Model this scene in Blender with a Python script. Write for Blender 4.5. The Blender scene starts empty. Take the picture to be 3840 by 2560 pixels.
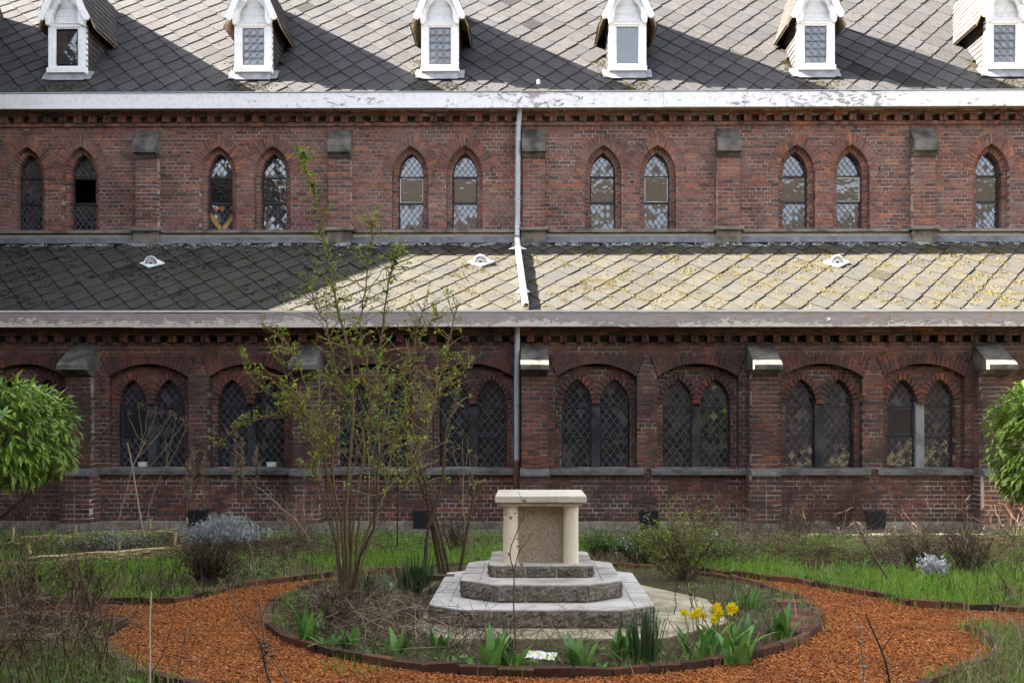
import bpy, math, random
import numpy as np
from mathutils import Vector, Matrix

random.seed(7)
RNG = np.random.default_rng(7)
scene = bpy.context.scene

# ------------------------------------------------------------------ camera, sky, sun, exposure
F_PX, PPX, PPY, YAW, EYE = 3733.33, 1946.0, 1600.0, 0.0105, 1.61   # in pixels of the 3840 x 2560 photograph
cam_data = bpy.data.cameras.new('camera')
cam_data.sensor_width = 36.0
cam_data.lens = 35.0
cam_data.shift_x = (1920 - PPX) / 3840
cam_data.shift_y = (PPY - 1280) / 3840
cam_data.clip_start = 0.05
cam_data.clip_end = 500
cam = bpy.data.objects.new('camera', cam_data)
cam.location = (0, 0, EYE)
cam.rotation_euler = (math.pi / 2, 0, YAW)
scene.collection.objects.link(cam)
scene.camera = cam

SUN_DIR = Vector((1.4, -0.10, -1.0)).normalized()      # the way the light travels
world = bpy.data.worlds.new('World')
scene.world = world
world.use_nodes = True
wn = world.node_tree
wn.nodes.clear()
sky = wn.nodes.new('ShaderNodeTexSky')
sky.sky_type = 'NISHITA'
sky.sun_disc = False
sky.sun_elevation = math.asin(-SUN_DIR.z)
sky.sun_rotation = math.atan2(-SUN_DIR.x, -SUN_DIR.y)
sky.dust_density = 2.0
sky.air_density = 1.0
bg = wn.nodes.new('ShaderNodeBackground')
bg.inputs['Strength'].default_value = 0.056
wo = wn.nodes.new('ShaderNodeOutputWorld')
hs = wn.nodes.new('ShaderNodeHueSaturation')      # thin spring haze: the sky is paler than the model's
hs.inputs['Saturation'].default_value = 0.45
wn.links.new(sky.outputs[0], hs.inputs['Color'])
wn.links.new(hs.outputs[0], bg.inputs[0])
wn.links.new(bg.outputs[0], wo.inputs[0])

sun_data = bpy.data.lights.new('sun', 'SUN')
sun_data.energy = 5.0
sun_data.angle = math.radians(0.5)
sun_data.color = (1.0, 0.93, 0.83)
sun = bpy.data.objects.new('sun', sun_data)
sun.rotation_euler = SUN_DIR.to_track_quat('-Z', 'Y').to_euler()
sun.location = (-20, 5, 25)
scene.collection.objects.link(sun)

scene.view_settings.view_transform = 'Standard'
scene.view_settings.look = 'None'
scene.view_settings.gamma = 1.0
scene.view_settings.use_curve_mapping = False
scene.view_settings.exposure = 3.86

# ------------------------------------------------------------------ pixel -> place helpers (photograph pixels)
FW = np.array((-math.sin(YAW), math.cos(YAW), 0.0))
RT = np.array((math.cos(YAW), math.sin(YAW), 0.0))
def ray(u, v):
    return FW + RT * ((u - PPX) / F_PX) + np.array((0, 0, (PPY - v) / F_PX))
def at(u, v, Y):
    d = ray(u, v); return np.array((0, 0, EYE)) + d * (Y / d[1])
def gr(u, v, z=0.0):
    d = ray(u, v); return np.array((0, 0, EYE)) + d * ((z - EYE) / d[2])

# ------------------------------------------------------------------ mesh helpers
class MB:
    """collects polygons; every face carries a number 'rnd' that the material may read"""
    def __init__(s):
        s.v = []; s.f = []; s.r = []; s.m = []; s.n = 0
    def add(s, verts, faces, rnd=0.5, mat=0):
        verts = np.asarray(verts, float).reshape(-1, 3)
        s.v.append(verts)
        for f in faces:
            s.f.append(tuple(i + s.n for i in f)); s.r.append(rnd); s.m.append(mat)
        s.n += len(verts)
    def box(s, x0, x1, y0, y1, z0, z1, rnd=0.5, mat=0, back=True, jit=0.0):
        v = np.array([(x0,y0,z0),(x1,y0,z0),(x1,y0,z1),(x0,y0,z1),(x0,y1,z0),(x1,y1,z0),(x1,y1,z1),(x0,y1,z1)], float)
        if jit: v[:4] += RNG.normal(0, jit, (4, 3)) * (1, .6, 1)
        fs = [(0,1,2,3),(1,5,6,2),(4,0,3,7),(3,2,6,7),(4,5,1,0)]
        if back: fs.append((5,4,7,6))
        s.add(v, fs, rnd, mat)
    def prism(s, poly, y0, y1, rnd=0.5, mat=0, back=False):
        """poly: (x,z) points counter-clockwise seen from the front (-y)"""
        n = len(poly)
        v = [(p[0], y0, p[1]) for p in poly] + [(p[0], y1, p[1]) for p in poly]
        fs = [tuple(range(n))] + [(i, i + n, (i + 1) % n + n, (i + 1) % n) for i in range(n)]
        if back: fs.append(tuple(range(2 * n - 1, n - 1, -1)))
        s.add(v, fs, rnd, mat)
    def prismx(s, poly, x0, x1, rnd=0.5, mat=0):
        """poly: (y,z) profile, extruded along x, closed both ends"""
        n = len(poly)
        v = [(x0, p[0], p[1]) for p in poly] + [(x1, p[0], p[1]) for p in poly]
        fs = [tuple(range(n - 1, -1, -1)), tuple(range(n, 2 * n))] + [(i, (i + 1) % n, (i + 1) % n + n, i + n) for i in range(n)]
        s.add(v, fs, rnd, mat)
    def bulk(s, verts, faces, rnd):
        """verts (N,k,3), one face template for all N pieces"""
        N, k, _ = verts.shape; faces = np.asarray(faces)
        idx = (np.arange(N)[:, None, None] * k + faces[None] + s.n).reshape(-1, faces.shape[1])
        s.v.append(verts.reshape(-1, 3)); s.f.extend(map(tuple, idx.tolist()))
        s.r.extend(np.repeat(rnd, len(faces)).tolist()); s.m.extend([0] * len(idx)); s.n += N * k
    def tube(s, pts, rad, sides=5, rnd=0.5, mat=0, cap=False):
        pts = np.asarray(pts, float); n = len(pts)
        rad = np.broadcast_to(np.asarray(rad, float), (n,))
        t = np.gradient(pts, axis=0); t /= (np.linalg.norm(t, axis=1, keepdims=True) + 1e-9)
        up = np.array((0, 0, 1.0)) if abs(t[0][2]) < .9 else np.array((1.0, 0, 0))
        a = np.arange(sides) * 2 * math.pi / sides
        vs = []
        for i in range(n):
            e1 = np.cross(t[i], up); e1 /= np.linalg.norm(e1) + 1e-9
            e2 = np.cross(t[i], e1); up = np.cross(e1, t[i])
            vs.append(pts[i] + rad[i] * (np.outer(np.cos(a), e1) + np.outer(np.sin(a), e2)))
        fs = []
        for i in range(n - 1):
            for k in range(sides):
                k2 = (k + 1) % sides
                fs.append((i*sides+k, (i+1)*sides+k, (i+1)*sides+k2, i*sides+k2))
        if cap:
            fs.append(tuple(range(sides))); fs.append(tuple((n-1)*sides + k for k in range(sides - 1, -1, -1)))
        s.add(np.concatenate(vs), fs, rnd, mat)
    def leaf(s, p, d, up, L, W, rnd=0.5, mat=0, fold=0.25, droop=0.15):
        p = np.asarray(p, float); d = np.asarray(d, float); d = d / (np.linalg.norm(d) + 1e-9)
        sd = np.cross(d, up); sd /= np.linalg.norm(sd) + 1e-9
        nn = np.cross(sd, d)
        m = p + d * L * .45; e = p + d * L - nn * L * droop
        v = [p, m + sd*W*.5 + nn*W*fold, m, m - sd*W*.5 + nn*W*fold, e]
        s.add(v, [(0, 2, 1), (0, 3, 2), (1, 2, 4), (2, 3, 4)], rnd, mat)
    def blade(s, p, d, L, W, bend=0.3, rnd=0.5, mat=0, seg=3):
        """an upright strap leaf: d is the way it leans"""
        p = np.asarray(p, float); d = np.asarray(d, float)
        sd = np.array((-d[1], d[0], 0)); k = np.linalg.norm(sd)
        sd = sd / k if k > 1e-6 else np.array((1.0, 0, 0))
        v = []
        for i in range(seg + 1):
            t = i / seg
            c = p + np.array((0, 0, 1.0)) * L * (t - bend * .5 * t * t) + d * L * (t * .35 + bend * t * t)
            w = W * .5 * (1 - t ** 2.2) + .0004
            v += [c - sd * w, c + sd * w]
        s.add(v, [(2*i, 2*i+1, 2*i+3, 2*i+2) for i in range(seg)], rnd, mat)

W0 = {}
def _mesh(name, mb, mats, origin, smooth=False):
    V = np.concatenate(mb.v) - np.asarray(origin)
    me = bpy.data.meshes.new(name)
    sizes = np.fromiter((len(f) for f in mb.f), np.int32, len(mb.f))
    loops = np.fromiter((i for f in mb.f for i in f), np.int32, int(sizes.sum()))
    me.vertices.add(len(V)); me.vertices.foreach_set('co', V.astype(np.float32).ravel())
    me.loops.add(len(loops)); me.loops.foreach_set('vertex_index', loops)
    me.polygons.add(len(sizes))
    me.polygons.foreach_set('loop_start', (np.cumsum(sizes) - sizes).astype(np.int32))
    me.polygons.foreach_set('loop_total', sizes)
    for m in (mats if isinstance(mats, (list, tuple)) else [mats]): me.materials.append(m)
    me.polygons.foreach_set('material_index', np.array(mb.m, np.int32))
    a = me.attributes.new('rnd', 'FLOAT', 'FACE'); a.data.foreach_set('value', np.array(mb.r, np.float32))
    me.update(calc_edges=True); me.validate()
    me.polygons.foreach_set('use_smooth', np.full(len(sizes), smooth))
    return me
def link(o, parent=None, origin=(0, 0, 0)):
    scene.collection.objects.link(o)
    origin = np.asarray(origin, float)
    W0[o] = origin
    if parent is not None:
        o.parent = parent; o.location = origin - W0[parent]
    else:
        o.location = origin
    return o
def obj(name, mb, mats, parent=None, origin=None, smooth=False, **props):
    if origin is None: origin = W0[parent] if parent is not None else (0, 0, 0)
    o = link(bpy.data.objects.new(name, _mesh(name, mb, mats, origin, smooth)), parent, origin)
    for k, v in props.items(): o[k] = v
    return o
def empty(name, loc, label=None, category=None, group=None, parent=None):
    o = link(bpy.data.objects.new(name, None), parent, loc)
    if label: o['label'] = label
    if category: o['category'] = category
    if group: o['group'] = group
    return o
def inst(name, src, parent, loc):
    o = src.copy(); o.name = name
    return link(o, parent, loc)

# ------------------------------------------------------------------ material helpers
class NT:
    def __init__(s, name):
        s.m = bpy.data.materials.new(name); s.m.use_nodes = True
        s.t = s.m.node_tree; s.t.nodes.clear()
        s.out = s.t.nodes.new('ShaderNodeOutputMaterial')
        s.geo = s.t.nodes.new('ShaderNodeNewGeometry')
        s.pos = s.geo.outputs['Position']
    def n(s, ty, props=None, **inp):
        nd = s.t.nodes.new(ty)
        for k, v in (props or {}).items(): setattr(nd, k, v)
        for k, v in inp.items():
            sock = nd.inputs[int(k[1:])] if k[0] == 'i' and k[1:].isdigit() else nd.inputs[k.replace('_', ' ')]
            if hasattr(v, 'is_output'): s.t.links.new(v, sock)
            else:
                if sock.type == 'RGBA' and len(v) == 3: v = (*v, 1)
                sock.default_value = v
        return nd
    def attr(s, name='rnd'):
        return s.n('ShaderNodeAttribute', {'attribute_name': name}).outputs['Fac']
    def scale(s, sx, sy, sz, vec=None):
        return s.n('ShaderNodeVectorMath', {'operation': 'MULTIPLY'}, i0=vec or s.pos, i1=(sx, sy, sz)).outputs[0]
    def noise(s, sc, det=3.0, rough=.55, vec=None, dist=0.0, off=None):
        vec = vec or s.pos
        if off is not None: vec = s.n('ShaderNodeVectorMath', {'operation': 'ADD'}, i0=vec, i1=off).outputs[0]
        return s.n('ShaderNodeTexNoise', Vector=vec, Scale=sc, Detail=det, Roughness=rough, Distortion=dist).outputs['Fac']
    def vor(s, sc, vec=None, feat='F1'):
        return s.n('ShaderNodeTexVoronoi', {'feature': feat}, Vector=vec or s.pos, Scale=sc)
    def ramp(s, fac, stops, interp='LINEAR'):
        nd = s.n('ShaderNodeValToRGB', Fac=fac); cr = nd.color_ramp; cr.interpolation = interp
        while len(cr.elements) < len(stops): cr.elements.new(.5)
        for e, (p, c) in zip(cr.elements, stops):
            e.position = p; e.color = (*((c, c, c) if isinstance(c, (int, float)) else c), 1)
        return nd.outputs[0]
    def mix(s, fac, a, b, blend='MIX'):
        nd = s.n('ShaderNodeMix', {'data_type': 'RGBA', 'blend_type': blend})
        for i, v in ((0, fac), (6, a), (7, b)):
            if hasattr(v, 'is_output'): s.t.links.new(v, nd.inputs[i])
            else: nd.inputs[i].default_value = v if i == 0 else (*v, 1)
        return nd.outputs[2]
    def math(s, op, a, b=0.0, clamp=False):
        return s.n('ShaderNodeMath', {'operation': op, 'use_clamp': clamp}, i0=a, i1=b).outputs[0]
    def sep(s, vec=None):
        return s.n('ShaderNodeSeparateXYZ', i0=vec or s.pos).outputs
    def bump(s, h, dist=.01, strength=1.0):
        return s.n('ShaderNodeBump', Height=h, Distance=dist, Strength=strength).outputs[0]
    def bsdf(s, col, rough=.8, spec=.3, normal=None, **kw):
        nd = s.n('ShaderNodeBsdfPrincipled', Base_Color=col, Roughness=rough, **kw)
        nd.inputs['Specular IOR Level'].default_value = spec
        if normal is not None: s.t.links.new(normal, nd.inputs['Normal'])
        s.t.links.new(nd.outputs[0], s.out.inputs[0]); return s.m
    def leafy(s, col, tr=.35, rough=.5, spec=.3):
        d = s.n('ShaderNodeBsdfPrincipled', Base_Color=col, Roughness=rough); d.inputs['Specular IOR Level'].default_value = spec
        t = s.n('ShaderNodeBsdfTranslucent', Color=col)
        mx = s.n('ShaderNodeMixShader', i0=tr, i1=d.outputs[0], i2=t.outputs[0])
        s.t.links.new(mx.outputs[0], s.out.inputs[0]); return s.m

M = {}
# ---- brick: three firing colours per brick, soot in its own patches, fine grain
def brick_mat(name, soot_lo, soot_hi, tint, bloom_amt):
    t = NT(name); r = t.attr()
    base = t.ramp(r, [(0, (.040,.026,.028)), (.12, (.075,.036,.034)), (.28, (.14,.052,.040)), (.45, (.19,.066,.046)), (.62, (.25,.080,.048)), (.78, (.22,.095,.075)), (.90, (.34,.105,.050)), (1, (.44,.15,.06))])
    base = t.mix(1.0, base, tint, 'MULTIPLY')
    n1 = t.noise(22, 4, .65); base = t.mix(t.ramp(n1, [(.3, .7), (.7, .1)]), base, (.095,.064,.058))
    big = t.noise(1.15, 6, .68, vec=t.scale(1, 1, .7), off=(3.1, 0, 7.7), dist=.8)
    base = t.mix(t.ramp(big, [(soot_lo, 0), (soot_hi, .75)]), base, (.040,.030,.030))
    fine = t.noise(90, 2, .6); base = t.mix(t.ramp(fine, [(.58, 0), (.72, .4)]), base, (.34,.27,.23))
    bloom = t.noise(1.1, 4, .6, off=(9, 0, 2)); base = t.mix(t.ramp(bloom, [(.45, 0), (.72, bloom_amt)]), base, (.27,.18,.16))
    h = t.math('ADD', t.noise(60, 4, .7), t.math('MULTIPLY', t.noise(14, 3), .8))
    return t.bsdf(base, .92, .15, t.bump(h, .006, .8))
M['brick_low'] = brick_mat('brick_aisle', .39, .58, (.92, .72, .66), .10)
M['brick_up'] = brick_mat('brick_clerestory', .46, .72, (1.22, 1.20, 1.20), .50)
def mortar_mat(name, lo, hi, salt):
    t = NT(name); z = t.sep()[2]
    n = t.noise(2.2, 5, .7); f = t.noise(30, 3, .7)
    col = t.ramp(f, [(.3, lo), (.7, hi)])
    k = t.math('MULTIPLY', t.ramp(t.math('DIVIDE', z, 8.0), [(.0, 1.0), (.09, .9), (.14, .5), (.4, .45), (.6, .5), (1, .6)]), t.ramp(n, [(.40, 0), (.60, 1)]))
    return t.bsdf(t.mix(k, col, salt), .95, .1, t.bump(f, .006, 1))
M['mortar'] = mortar_mat('mortar', (.035,.030,.028), (.11,.095,.083), (.58,.53,.45))
M['mortar_up'] = mortar_mat('mortar_clerestory', (.17,.145,.125), (.36,.32,.275), (.55,.50,.43))
def slate_mat(name, lo, mid, hi, moss, moss_amt, pit):
    t = NT(name); r = t.attr()
    base = t.ramp(r, [(0, lo), (.06, lo), (.12, mid), (1, hi)])
    n = t.noise(9, 5, .65); base = t.mix(t.ramp(n, [(.3, .45), (.6, 0)]), base, tuple(c * .55 for c in mid))
    f = t.noise(70, 3, .7); base = t.mix(t.ramp(f, [(.42, 0), (.7, .45)]), base, tuple(min(1, c * 1.45) for c in hi))
    if pit:
        sp = t.n('ShaderNodeTexVoronoi', Vector=t.scale(1, 1, 1), Scale=13.0).outputs['Distance']
        msk = t.math('MULTIPLY', t.ramp(sp, [(.13, 1), (.22, 0)]), t.ramp(t.noise(2.3, 3), [(.36, 0), (.50, 1)]))
        base = t.mix(msk, base, (.010,.009,.010))
    if moss_amt:
        m1 = t.noise(48, 3, .75); m2 = t.noise(2.2, 5, .7, off=(1, 5, 2))
        mk = t.math('MULTIPLY', t.ramp(m1, [(.50, 0), (.58, 1)]), t.ramp(m2, [(.40, 0), (.60, 1)]))
        base = t.mix(t.math('MULTIPLY', mk, moss_amt), base, moss)
        w = t.vor(26).outputs['Distance']
        base = t.mix(t.math('MULTIPLY', t.ramp(w, [(.05, .5), (.11, 0)]), t.ramp(t.noise(4, 2), [(.5, 0), (.6, 1)])), base, (.22,.215,.19))
    h = t.math('ADD', t.noise(55, 4, .7), t.math('MULTIPLY', t.noise(160, 2), .4))
    return t.bsdf(base, .92, .08, t.bump(h, .014, .9))
M['slate_up'] = slate_mat('slate_nave', (.008,.008,.009), (.041,.040,.042), (.062,.060,.061), (.080,.066,.024), .25, True)
M['slate_low'] = slate_mat('slate_aisle', (.018,.018,.018), (.044,.043,.041), (.060,.057,.053), (.085,.070,.024), .85, False)
def paint_mat(name, peel_lo, peel_hi, wood_a, wood_b, cream_a=(.64,.61,.58), cream_b=(.78,.77,.76), edge=None, sc=5.5):
    t = NT(name)
    p = t.scale(1, 1, 2.2); r = t.noise(sc, 9, .74, vec=p, dist=.9); big = t.noise(.38, 2, .5, off=(4, 0, 1))
    v = t.math('ADD', r, t.math('MULTIPLY', t.math('SUBTRACT', big, .5), .55))
    if edge: v = t.math('ADD', v, t.math('MULTIPLY', t.math('SUBTRACT', t.sep()[2], edge[0]), edge[1]))
    peel = t.ramp(v, [(peel_lo, 0), (peel_hi, 1)])
    grain = t.noise(5, 4, .6, vec=t.scale(1, 1, 16))
    wood = t.ramp(grain, [(.3, wood_a), (.7, wood_b)])
    rust = t.noise(6, 3, .6, off=(7, 1, 1)); wood = t.mix(t.ramp(rust, [(.60, 0), (.72, .5)]), wood, (.36,.19,.09))
    pt = t.ramp(t.noise(14, 4, .6), [(.25, cream_a), (.5, cream_b)])
    col = t.mix(peel, pt, wood)
    h = t.math('ADD', t.math('MULTIPLY', peel, -1.0), t.math('MULTIPLY', grain, .25))
    return t.bsdf(col, .6, .3, t.bump(h, .008, 1))
M['paint_up'] = paint_mat('peeling_white_paint', .60, .615, (.30,.26,.27), (.46,.40,.40))
M['paint_low'] = paint_mat('flaked_cream_paint', .47, .485, (.26,.22,.21), (.42,.36,.345), (.47,.41,.345), (.62,.56,.48), (3.225, 1.5), 9.0)
M['paint_dormer'] = paint_mat('white_paint', .76, .78, (.40,.38,.36), (.52,.50,.48))
def stone_mat(name, a, b, soot, lo=.42, hi=.62, moss=0.0):
    t = NT(name); n = t.noise(3.5, 5, .65); f = t.noise(55, 4, .7)
    col = t.ramp(f, [(.3, a), (.7, b)])
    col = t.mix(t.ramp(n, [(lo, 0), (hi, .85)]), col, soot)
    if moss: col = t.mix(t.math('MULTIPLY', t.ramp(t.noise(7, 4, .7, off=(2, 2, 2)), [(.5, 0), (.66, 1)]), moss), col, (.13,.12,.04))
    return t.bsdf(col, .88, .25, t.bump(t.math('ADD', f, n), .008, .7))
M['cap'] = stone_mat('sandstone_cap', (.11,.10,.088), (.19,.172,.145), (.030,.029,.030), .40, .60, .25)
M['string'] = stone_mat('string_course_stone', (.15,.13,.11), (.26,.23,.19), (.06,.055,.05), .45, .62, .3)
M['sill'] = stone_mat('sill_stone', (.10,.095,.09), (.19,.18,.165), (.045,.045,.045), .46, .64, .2)
M['plinth'] = stone_mat('plinth_render', (.22,.20,.155), (.32,.29,.23), (.11,.10,.075), .42, .62, .5)
M['mullion'] = stone_mat('mullion_stone', (.04,.04,.042), (.085,.083,.085), (.018,.018,.02), .42, .6)
M['mullion_pale'] = stone_mat('mullion_pale_stone', (.20,.20,.21), (.30,.30,.31), (.10,.10,.10), .5, .66)
def simple(name, a, b, sc=20, rough=.6, spec=.4, metal=0.0, bd=.003):
    t = NT(name); n = t.noise(sc, 4, .65)
    return t.bsdf(t.ramp(n, [(.3, a), (.7, b)]), rough, spec, t.bump(n, bd, .6), Metallic=metal)
M['zinc'] = simple('zinc', (.30,.32,.36), (.44,.46,.50), 6, .5, .5)
M['lead_sheet'] = simple('lead_flashing', (.075,.078,.086), (.17,.17,.18), 4, .8, .15)
M['lime'] = simple('lime_flaunching', (.26,.22,.18), (.40,.35,.28), 14, .9, .2)
M['pipe_white'] = simple('pale_pipe', (.62,.60,.56), (.74,.72,.68), 5, .55, .4)
M['rust'] = simple('rusty_iron', (.10,.045,.03), (.20,.085,.05), 12, .8, .3)
M['iron'] = simple('painted_iron', (.016,.018,.022), (.035,.038,.044), 18, .5, .4)
M['came'] = simple('lead_came', (.07,.075,.088), (.13,.138,.155), 25, .55, .5)
M['black'] = simple('black_board', (.006,.006,.007), (.014,.014,.014), 15, .6, .3)
M['interior'] = simple('dark_interior', (.008,.007,.006), (.016,.014,.012), 2, .95, .05)
M['eave_wood'] = simple('eave_wood', (.16,.11,.07), (.34,.25,.16), 9, .85, .2)
M['plastic_white'] = simple('white_plastic', (.66,.66,.66), (.74,.74,.74), 5, .5, .4)
def glass_mat():
    t = NT('old_window_glass'); r = t.attr()
    col = t.ramp(r, [(0, (.010,.010,.012)), (.55, (.016,.015,.015)), (.70, (.032,.030,.032)), (.82, (.055,.055,.062)), (.90, (.075,.060,.048)), (.935, (.13,.14,.17)), (.955, (.55,.30,.05)), (.985, (.50,.10,.02)), (1, (.50,.10,.02))], 'CONSTANT')
    w = t.bump(t.noise(7, 2, .5), .02, .16)
    return t.bsdf(col, .05, .9, w, IOR=1.72)
M['glass'] = glass_mat()
# ------------------------------------------------------------------ church: numbers read from the photograph
Y1, Y2 = 15.62, 18.20            # front faces of aisle wall and clerestory wall
BAY, BX = 3.53, 0.08             # bay width, x of the buttress beside the downpipe
KL = range(-3, 4)                # buttress lines that may show
CH = 0.07                        # brick course
church = empty('church', (0, Y1, 0), 'long dark red brick church with slate roofs, dormers and leaded lancet windows', 'church')
def rr(): return float(np.clip(RNG.beta(1.5, 1.5), 0, 1))

def subtract(a, b, holes):
    segs = [(a, b)]
    for h0, h1 in holes:
        out = []
        for s0, s1 in segs:
            if h1 <= s0 or h0 >= s1: out.append((s0, s1)); continue
            if h0 > s0: out.append((s0, h0))
            if h1 < s1: out.append((h1, s1))
        segs = out
    return segs

def lay(bricks, mort, x0, x1, z0, z1, yf, holes, depth=.12, back=.30, start=0, top=None):
    """cross bond between x0..x1, z0..z1 on the plane y = yf; holes(z) gives the open spans"""
    n = int(round((z1 - z0) / CH)); ch = (z1 - z0) / n
    for i in range(n):
        za, zb = z0 + i * ch, z0 + (i + 1) * ch
        hs = holes((za + zb) / 2) if holes else []
        for s0, s1 in subtract(x0, x1, hs):
            e0 = .018 if s0 > x0 + 1e-4 else -.0; e1 = .018 if s1 < x1 - 1e-4 else 0
            mort.box(s0 + e0, s1 - e1, yf + .008, yf + back, za, zb + .0005, .5)
        c = i + start
        pitch = .22 if c % 2 == 0 else .11
        x = math.floor((x0 - .5) / .22) * .22 + (0 if c % 4 == 0 else .11 if c % 4 == 2 else .055)
        dz = RNG.normal(0, .0015)
        while x < x1:
            for s0, s1 in subtract(max(x, x0), min(x + pitch, x1), hs):
                if s1 - s0 < .020: continue
                full = (s1 - s0) > pitch - .001
                r = rr()
                bricks.append((s0 + .0072, s1 - .0072, yf + RNG.normal(0, .0022), yf + depth, za + .0072 + dz, zb - .0072 + dz, r, full, pitch))
            x += pitch

def put_bricks(mb, bricks, jit=.0018):
    for b in bricks: mb.box(*b[:6], b[6], 0, False, jit)

def lancet_half(z, spring, w, R_extra, ringed):
    """half width of an equilateral pointed opening of full width w at height z, radius grown by R_extra"""
    if z <= spring: return w / 2 + (0 if not ringed else 0)
    R = w + R_extra; dz = z - spring
    if dz >= R: return -1
    return math.sqrt(R * R - dz * dz) - w / 2

def arch_ring(mb, cx, spring, w, e0, e1, yf, yb, xlim=None, piece=.066, split=False):
    """voussoirs of a pointed arch, one wedge after another up each side"""
    for sgn in (-1, 1):
        c = -sgn * w / 2
        Ri, Ro = w + e0, w + e1
        top_i = math.acos(min(1, (w / 2) / Ri)); top_o = math.acos((w / 2) / Ro)
        n = max(3, int(round(Ri * top_i / piece)))
        for k in range(n):
            a0, a1 = top_i * k / n, top_i * (k + 1) / n
            g = .0060
            a0i, a1i = a0 + g / Ri, a1 - g / Ri
            def P(R, a):
                a = a * (1 + (top_o / top_i - 1) * (R - Ri) / (Ro - Ri))
                return [cx + sgn * (c * sgn + R * math.cos(a)), spring + R * math.sin(a)]
            segs = [(Ri, Ro)]
            if split:
                m = Ri + (Ro - Ri) * (.5 if k % 2 else random.choice((.32, .68, 1.0)))
                segs = [(Ri, m - .004), (m + .004, Ro)] if m < Ro - .03 else [(Ri, Ro)]
            for ra, rb in segs:
                pts = [P(ra, a0i), P(rb, a0i), P(rb, a1i), P(ra, a1i)]
                # keep each side on its own half
                for p in pts:
                    if (p[0] - cx) * sgn < .002: p[0] = cx + sgn * .002
                    if xlim and (p[0] - cx) * sgn > xlim: p[0] = cx + sgn * xlim
                if sgn < 0: pts = pts[::-1]
                area = sum(pts[i][0]*pts[(i+1)%4][1]-pts[(i+1)%4][0]*pts[i][1] for i in range(4))
                if abs(area) < 2e-4: continue
                if area < 0: pts = pts[::-1]
                mb.prism(pts, yf + RNG.normal(0, .002), yb, min(1, rr() + .08))

# ---- aisle wall ---------------------------------------------------------------
XL, XR = -10.0, 9.6
PAIRS = [BX + BAY * (k + .5) + s * .795 for k in range(-4, 3) for s in (-1, 1)]
PAIRS = [p for p in PAIRS if XL + .8 < p < XR - .8]
SP1, GB1, HW1 = 1.97, .975, .2275       # spring, glass bottom, half width of one light
def holes_aisle(z):
    out = []
    for p in PAIRS:
        if .955 < z < 2.40: out.append((p - .625, p + .625))
        elif 2.40 <= z < 2.727:
            h = .625 + .12 * (z - 2.40) / .327; out.append((p - h, p + h))
    return out
bl, bu = [], []
mort1, mort2 = MB(), MB()
lay(bl, mort1, XL, XR, .13, 2.93, Y1, holes_aisle)
mort1.box(XL, XR, Y1 + .12, Y1 + .30, 2.93, 3.06, .5)
ring1 = MB()
for p in PAIRS:
    # relieving arch: radial bricks under a level top line
    R = (.625**2 + .2**2) / .4; cz = 2.40 + .2 - R
    a_end = math.asin(.625 / R); n = 19
    for k in range(n):
        a0 = -a_end + 2 * a_end * k / n + .0035; a1 = -a_end + 2 * a_end * (k + 1) / n - .0035
        def Q(a, r): return (p + r * math.sin(a), cz + r * math.cos(a))
        fan = 1.0
        def topx(a): return p + (.745) * (a / a_end)
        i0, i1 = Q(a0, R), Q(a1, R)
        t0, t1 = (topx(a0), 2.722), (topx(a1), 2.722)
        cut = .5 if k % 2 else .72
        def L(a, b, s): return (a[0] + (b[0] - a[0]) * s, a[1] + (b[1] - a[1]) * s)
        yj = RNG.normal(0, .002)
        ring1.prism([i0, i1, L(i1, t1, cut - .02), L(i0, t0, cut - .02)], Y1 - .004 + yj, Y1 + .14, rr() * .8)
        ring1.prism([L(i0, t0, cut + .02), L(i1, t1, cut + .02), t1, t0], Y1 - .004 + yj, Y1 + .14, rr() * .8)
    mort1.prism([(p - .74, 2.722)] + [(p + R * math.sin(a), cz + R * math.cos(a) + .006) for a in np.linspace(-a_end, a_end, 12)] + [(p + .74, 2.722)], Y1 + .010, Y1 + .14, .5)
    # recessed panel holding the two lights
    YP = Y1 + .12
    def hp(z, p=p):
        out = []
        for s in (-1, 1):
            c = p + s * .2925
            h = HW1 + .006 if z <= SP1 else lancet_half(z, SP1, 2 * HW1, .082, True)
            if h > 0: out.append((c - h, c + h))
        if z < SP1 + .04: out.append((p - .08, p + .08))
        dz = z - cz
        if z > 2.40:
            h = math.sqrt(max(0, R * R - dz * dz)); out += [(p - 2, p - h), (p + h, p + 2)]
        return out
    lay(bl, mort1, p - .628, p + .628, .955, .955 + 24 * CH, YP, hp, depth=.12, back=.26)
    for s in (-1, 1): arch_ring(ring1, p + s * .2925, SP1, 2 * HW1, .004, .105, YP - .004, YP + .22, xlim=.2925 - .003 if False else None)
# corbel table under the aisle gutter
def corbels(bricks, x0, x1, yw, zs, dent_pitch, dent_w, band):
    z_d0, z_d1, z_s1, z_h1 = zs
    x = x0
    while x < x1:
        bricks.append((x, x + dent_w * .5 - .003, yw - .085 + RNG.normal(0, .004), yw + .13, z_d0 + RNG.normal(0, .003), z_d1, rr() * .9, False, 0))
        bricks.append((x + dent_w * .5 + .003, x + dent_w, yw - .085 + RNG.normal(0, .004), yw + .05, z_d0 + RNG.normal(0, .003), z_d1, rr() * .9, False, 0))
        x += dent_pitch
    for (za, zb, pr, pitch) in ((z_d1 + .004, z_s1 - .006, .095, .22), (z_s1 + .004, z_h1, .14, .11)):
        x = x0
        while x < x1:
            bricks.append((x + .003, x + pitch - .003, yw - pr + RNG.normal(0, .004), yw + .05, za + RNG.normal(0, .002), zb + RNG.normal(0, .002), rr(), False, 0)); x += pitch
    if band:
        x = x0
        while x < x1:
            bricks.append((x + .004, x + .106, yw - .045 + RNG.normal(0, .003), yw + .05, band[0], band[1], rr(), False, 0)); x += .11
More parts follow.
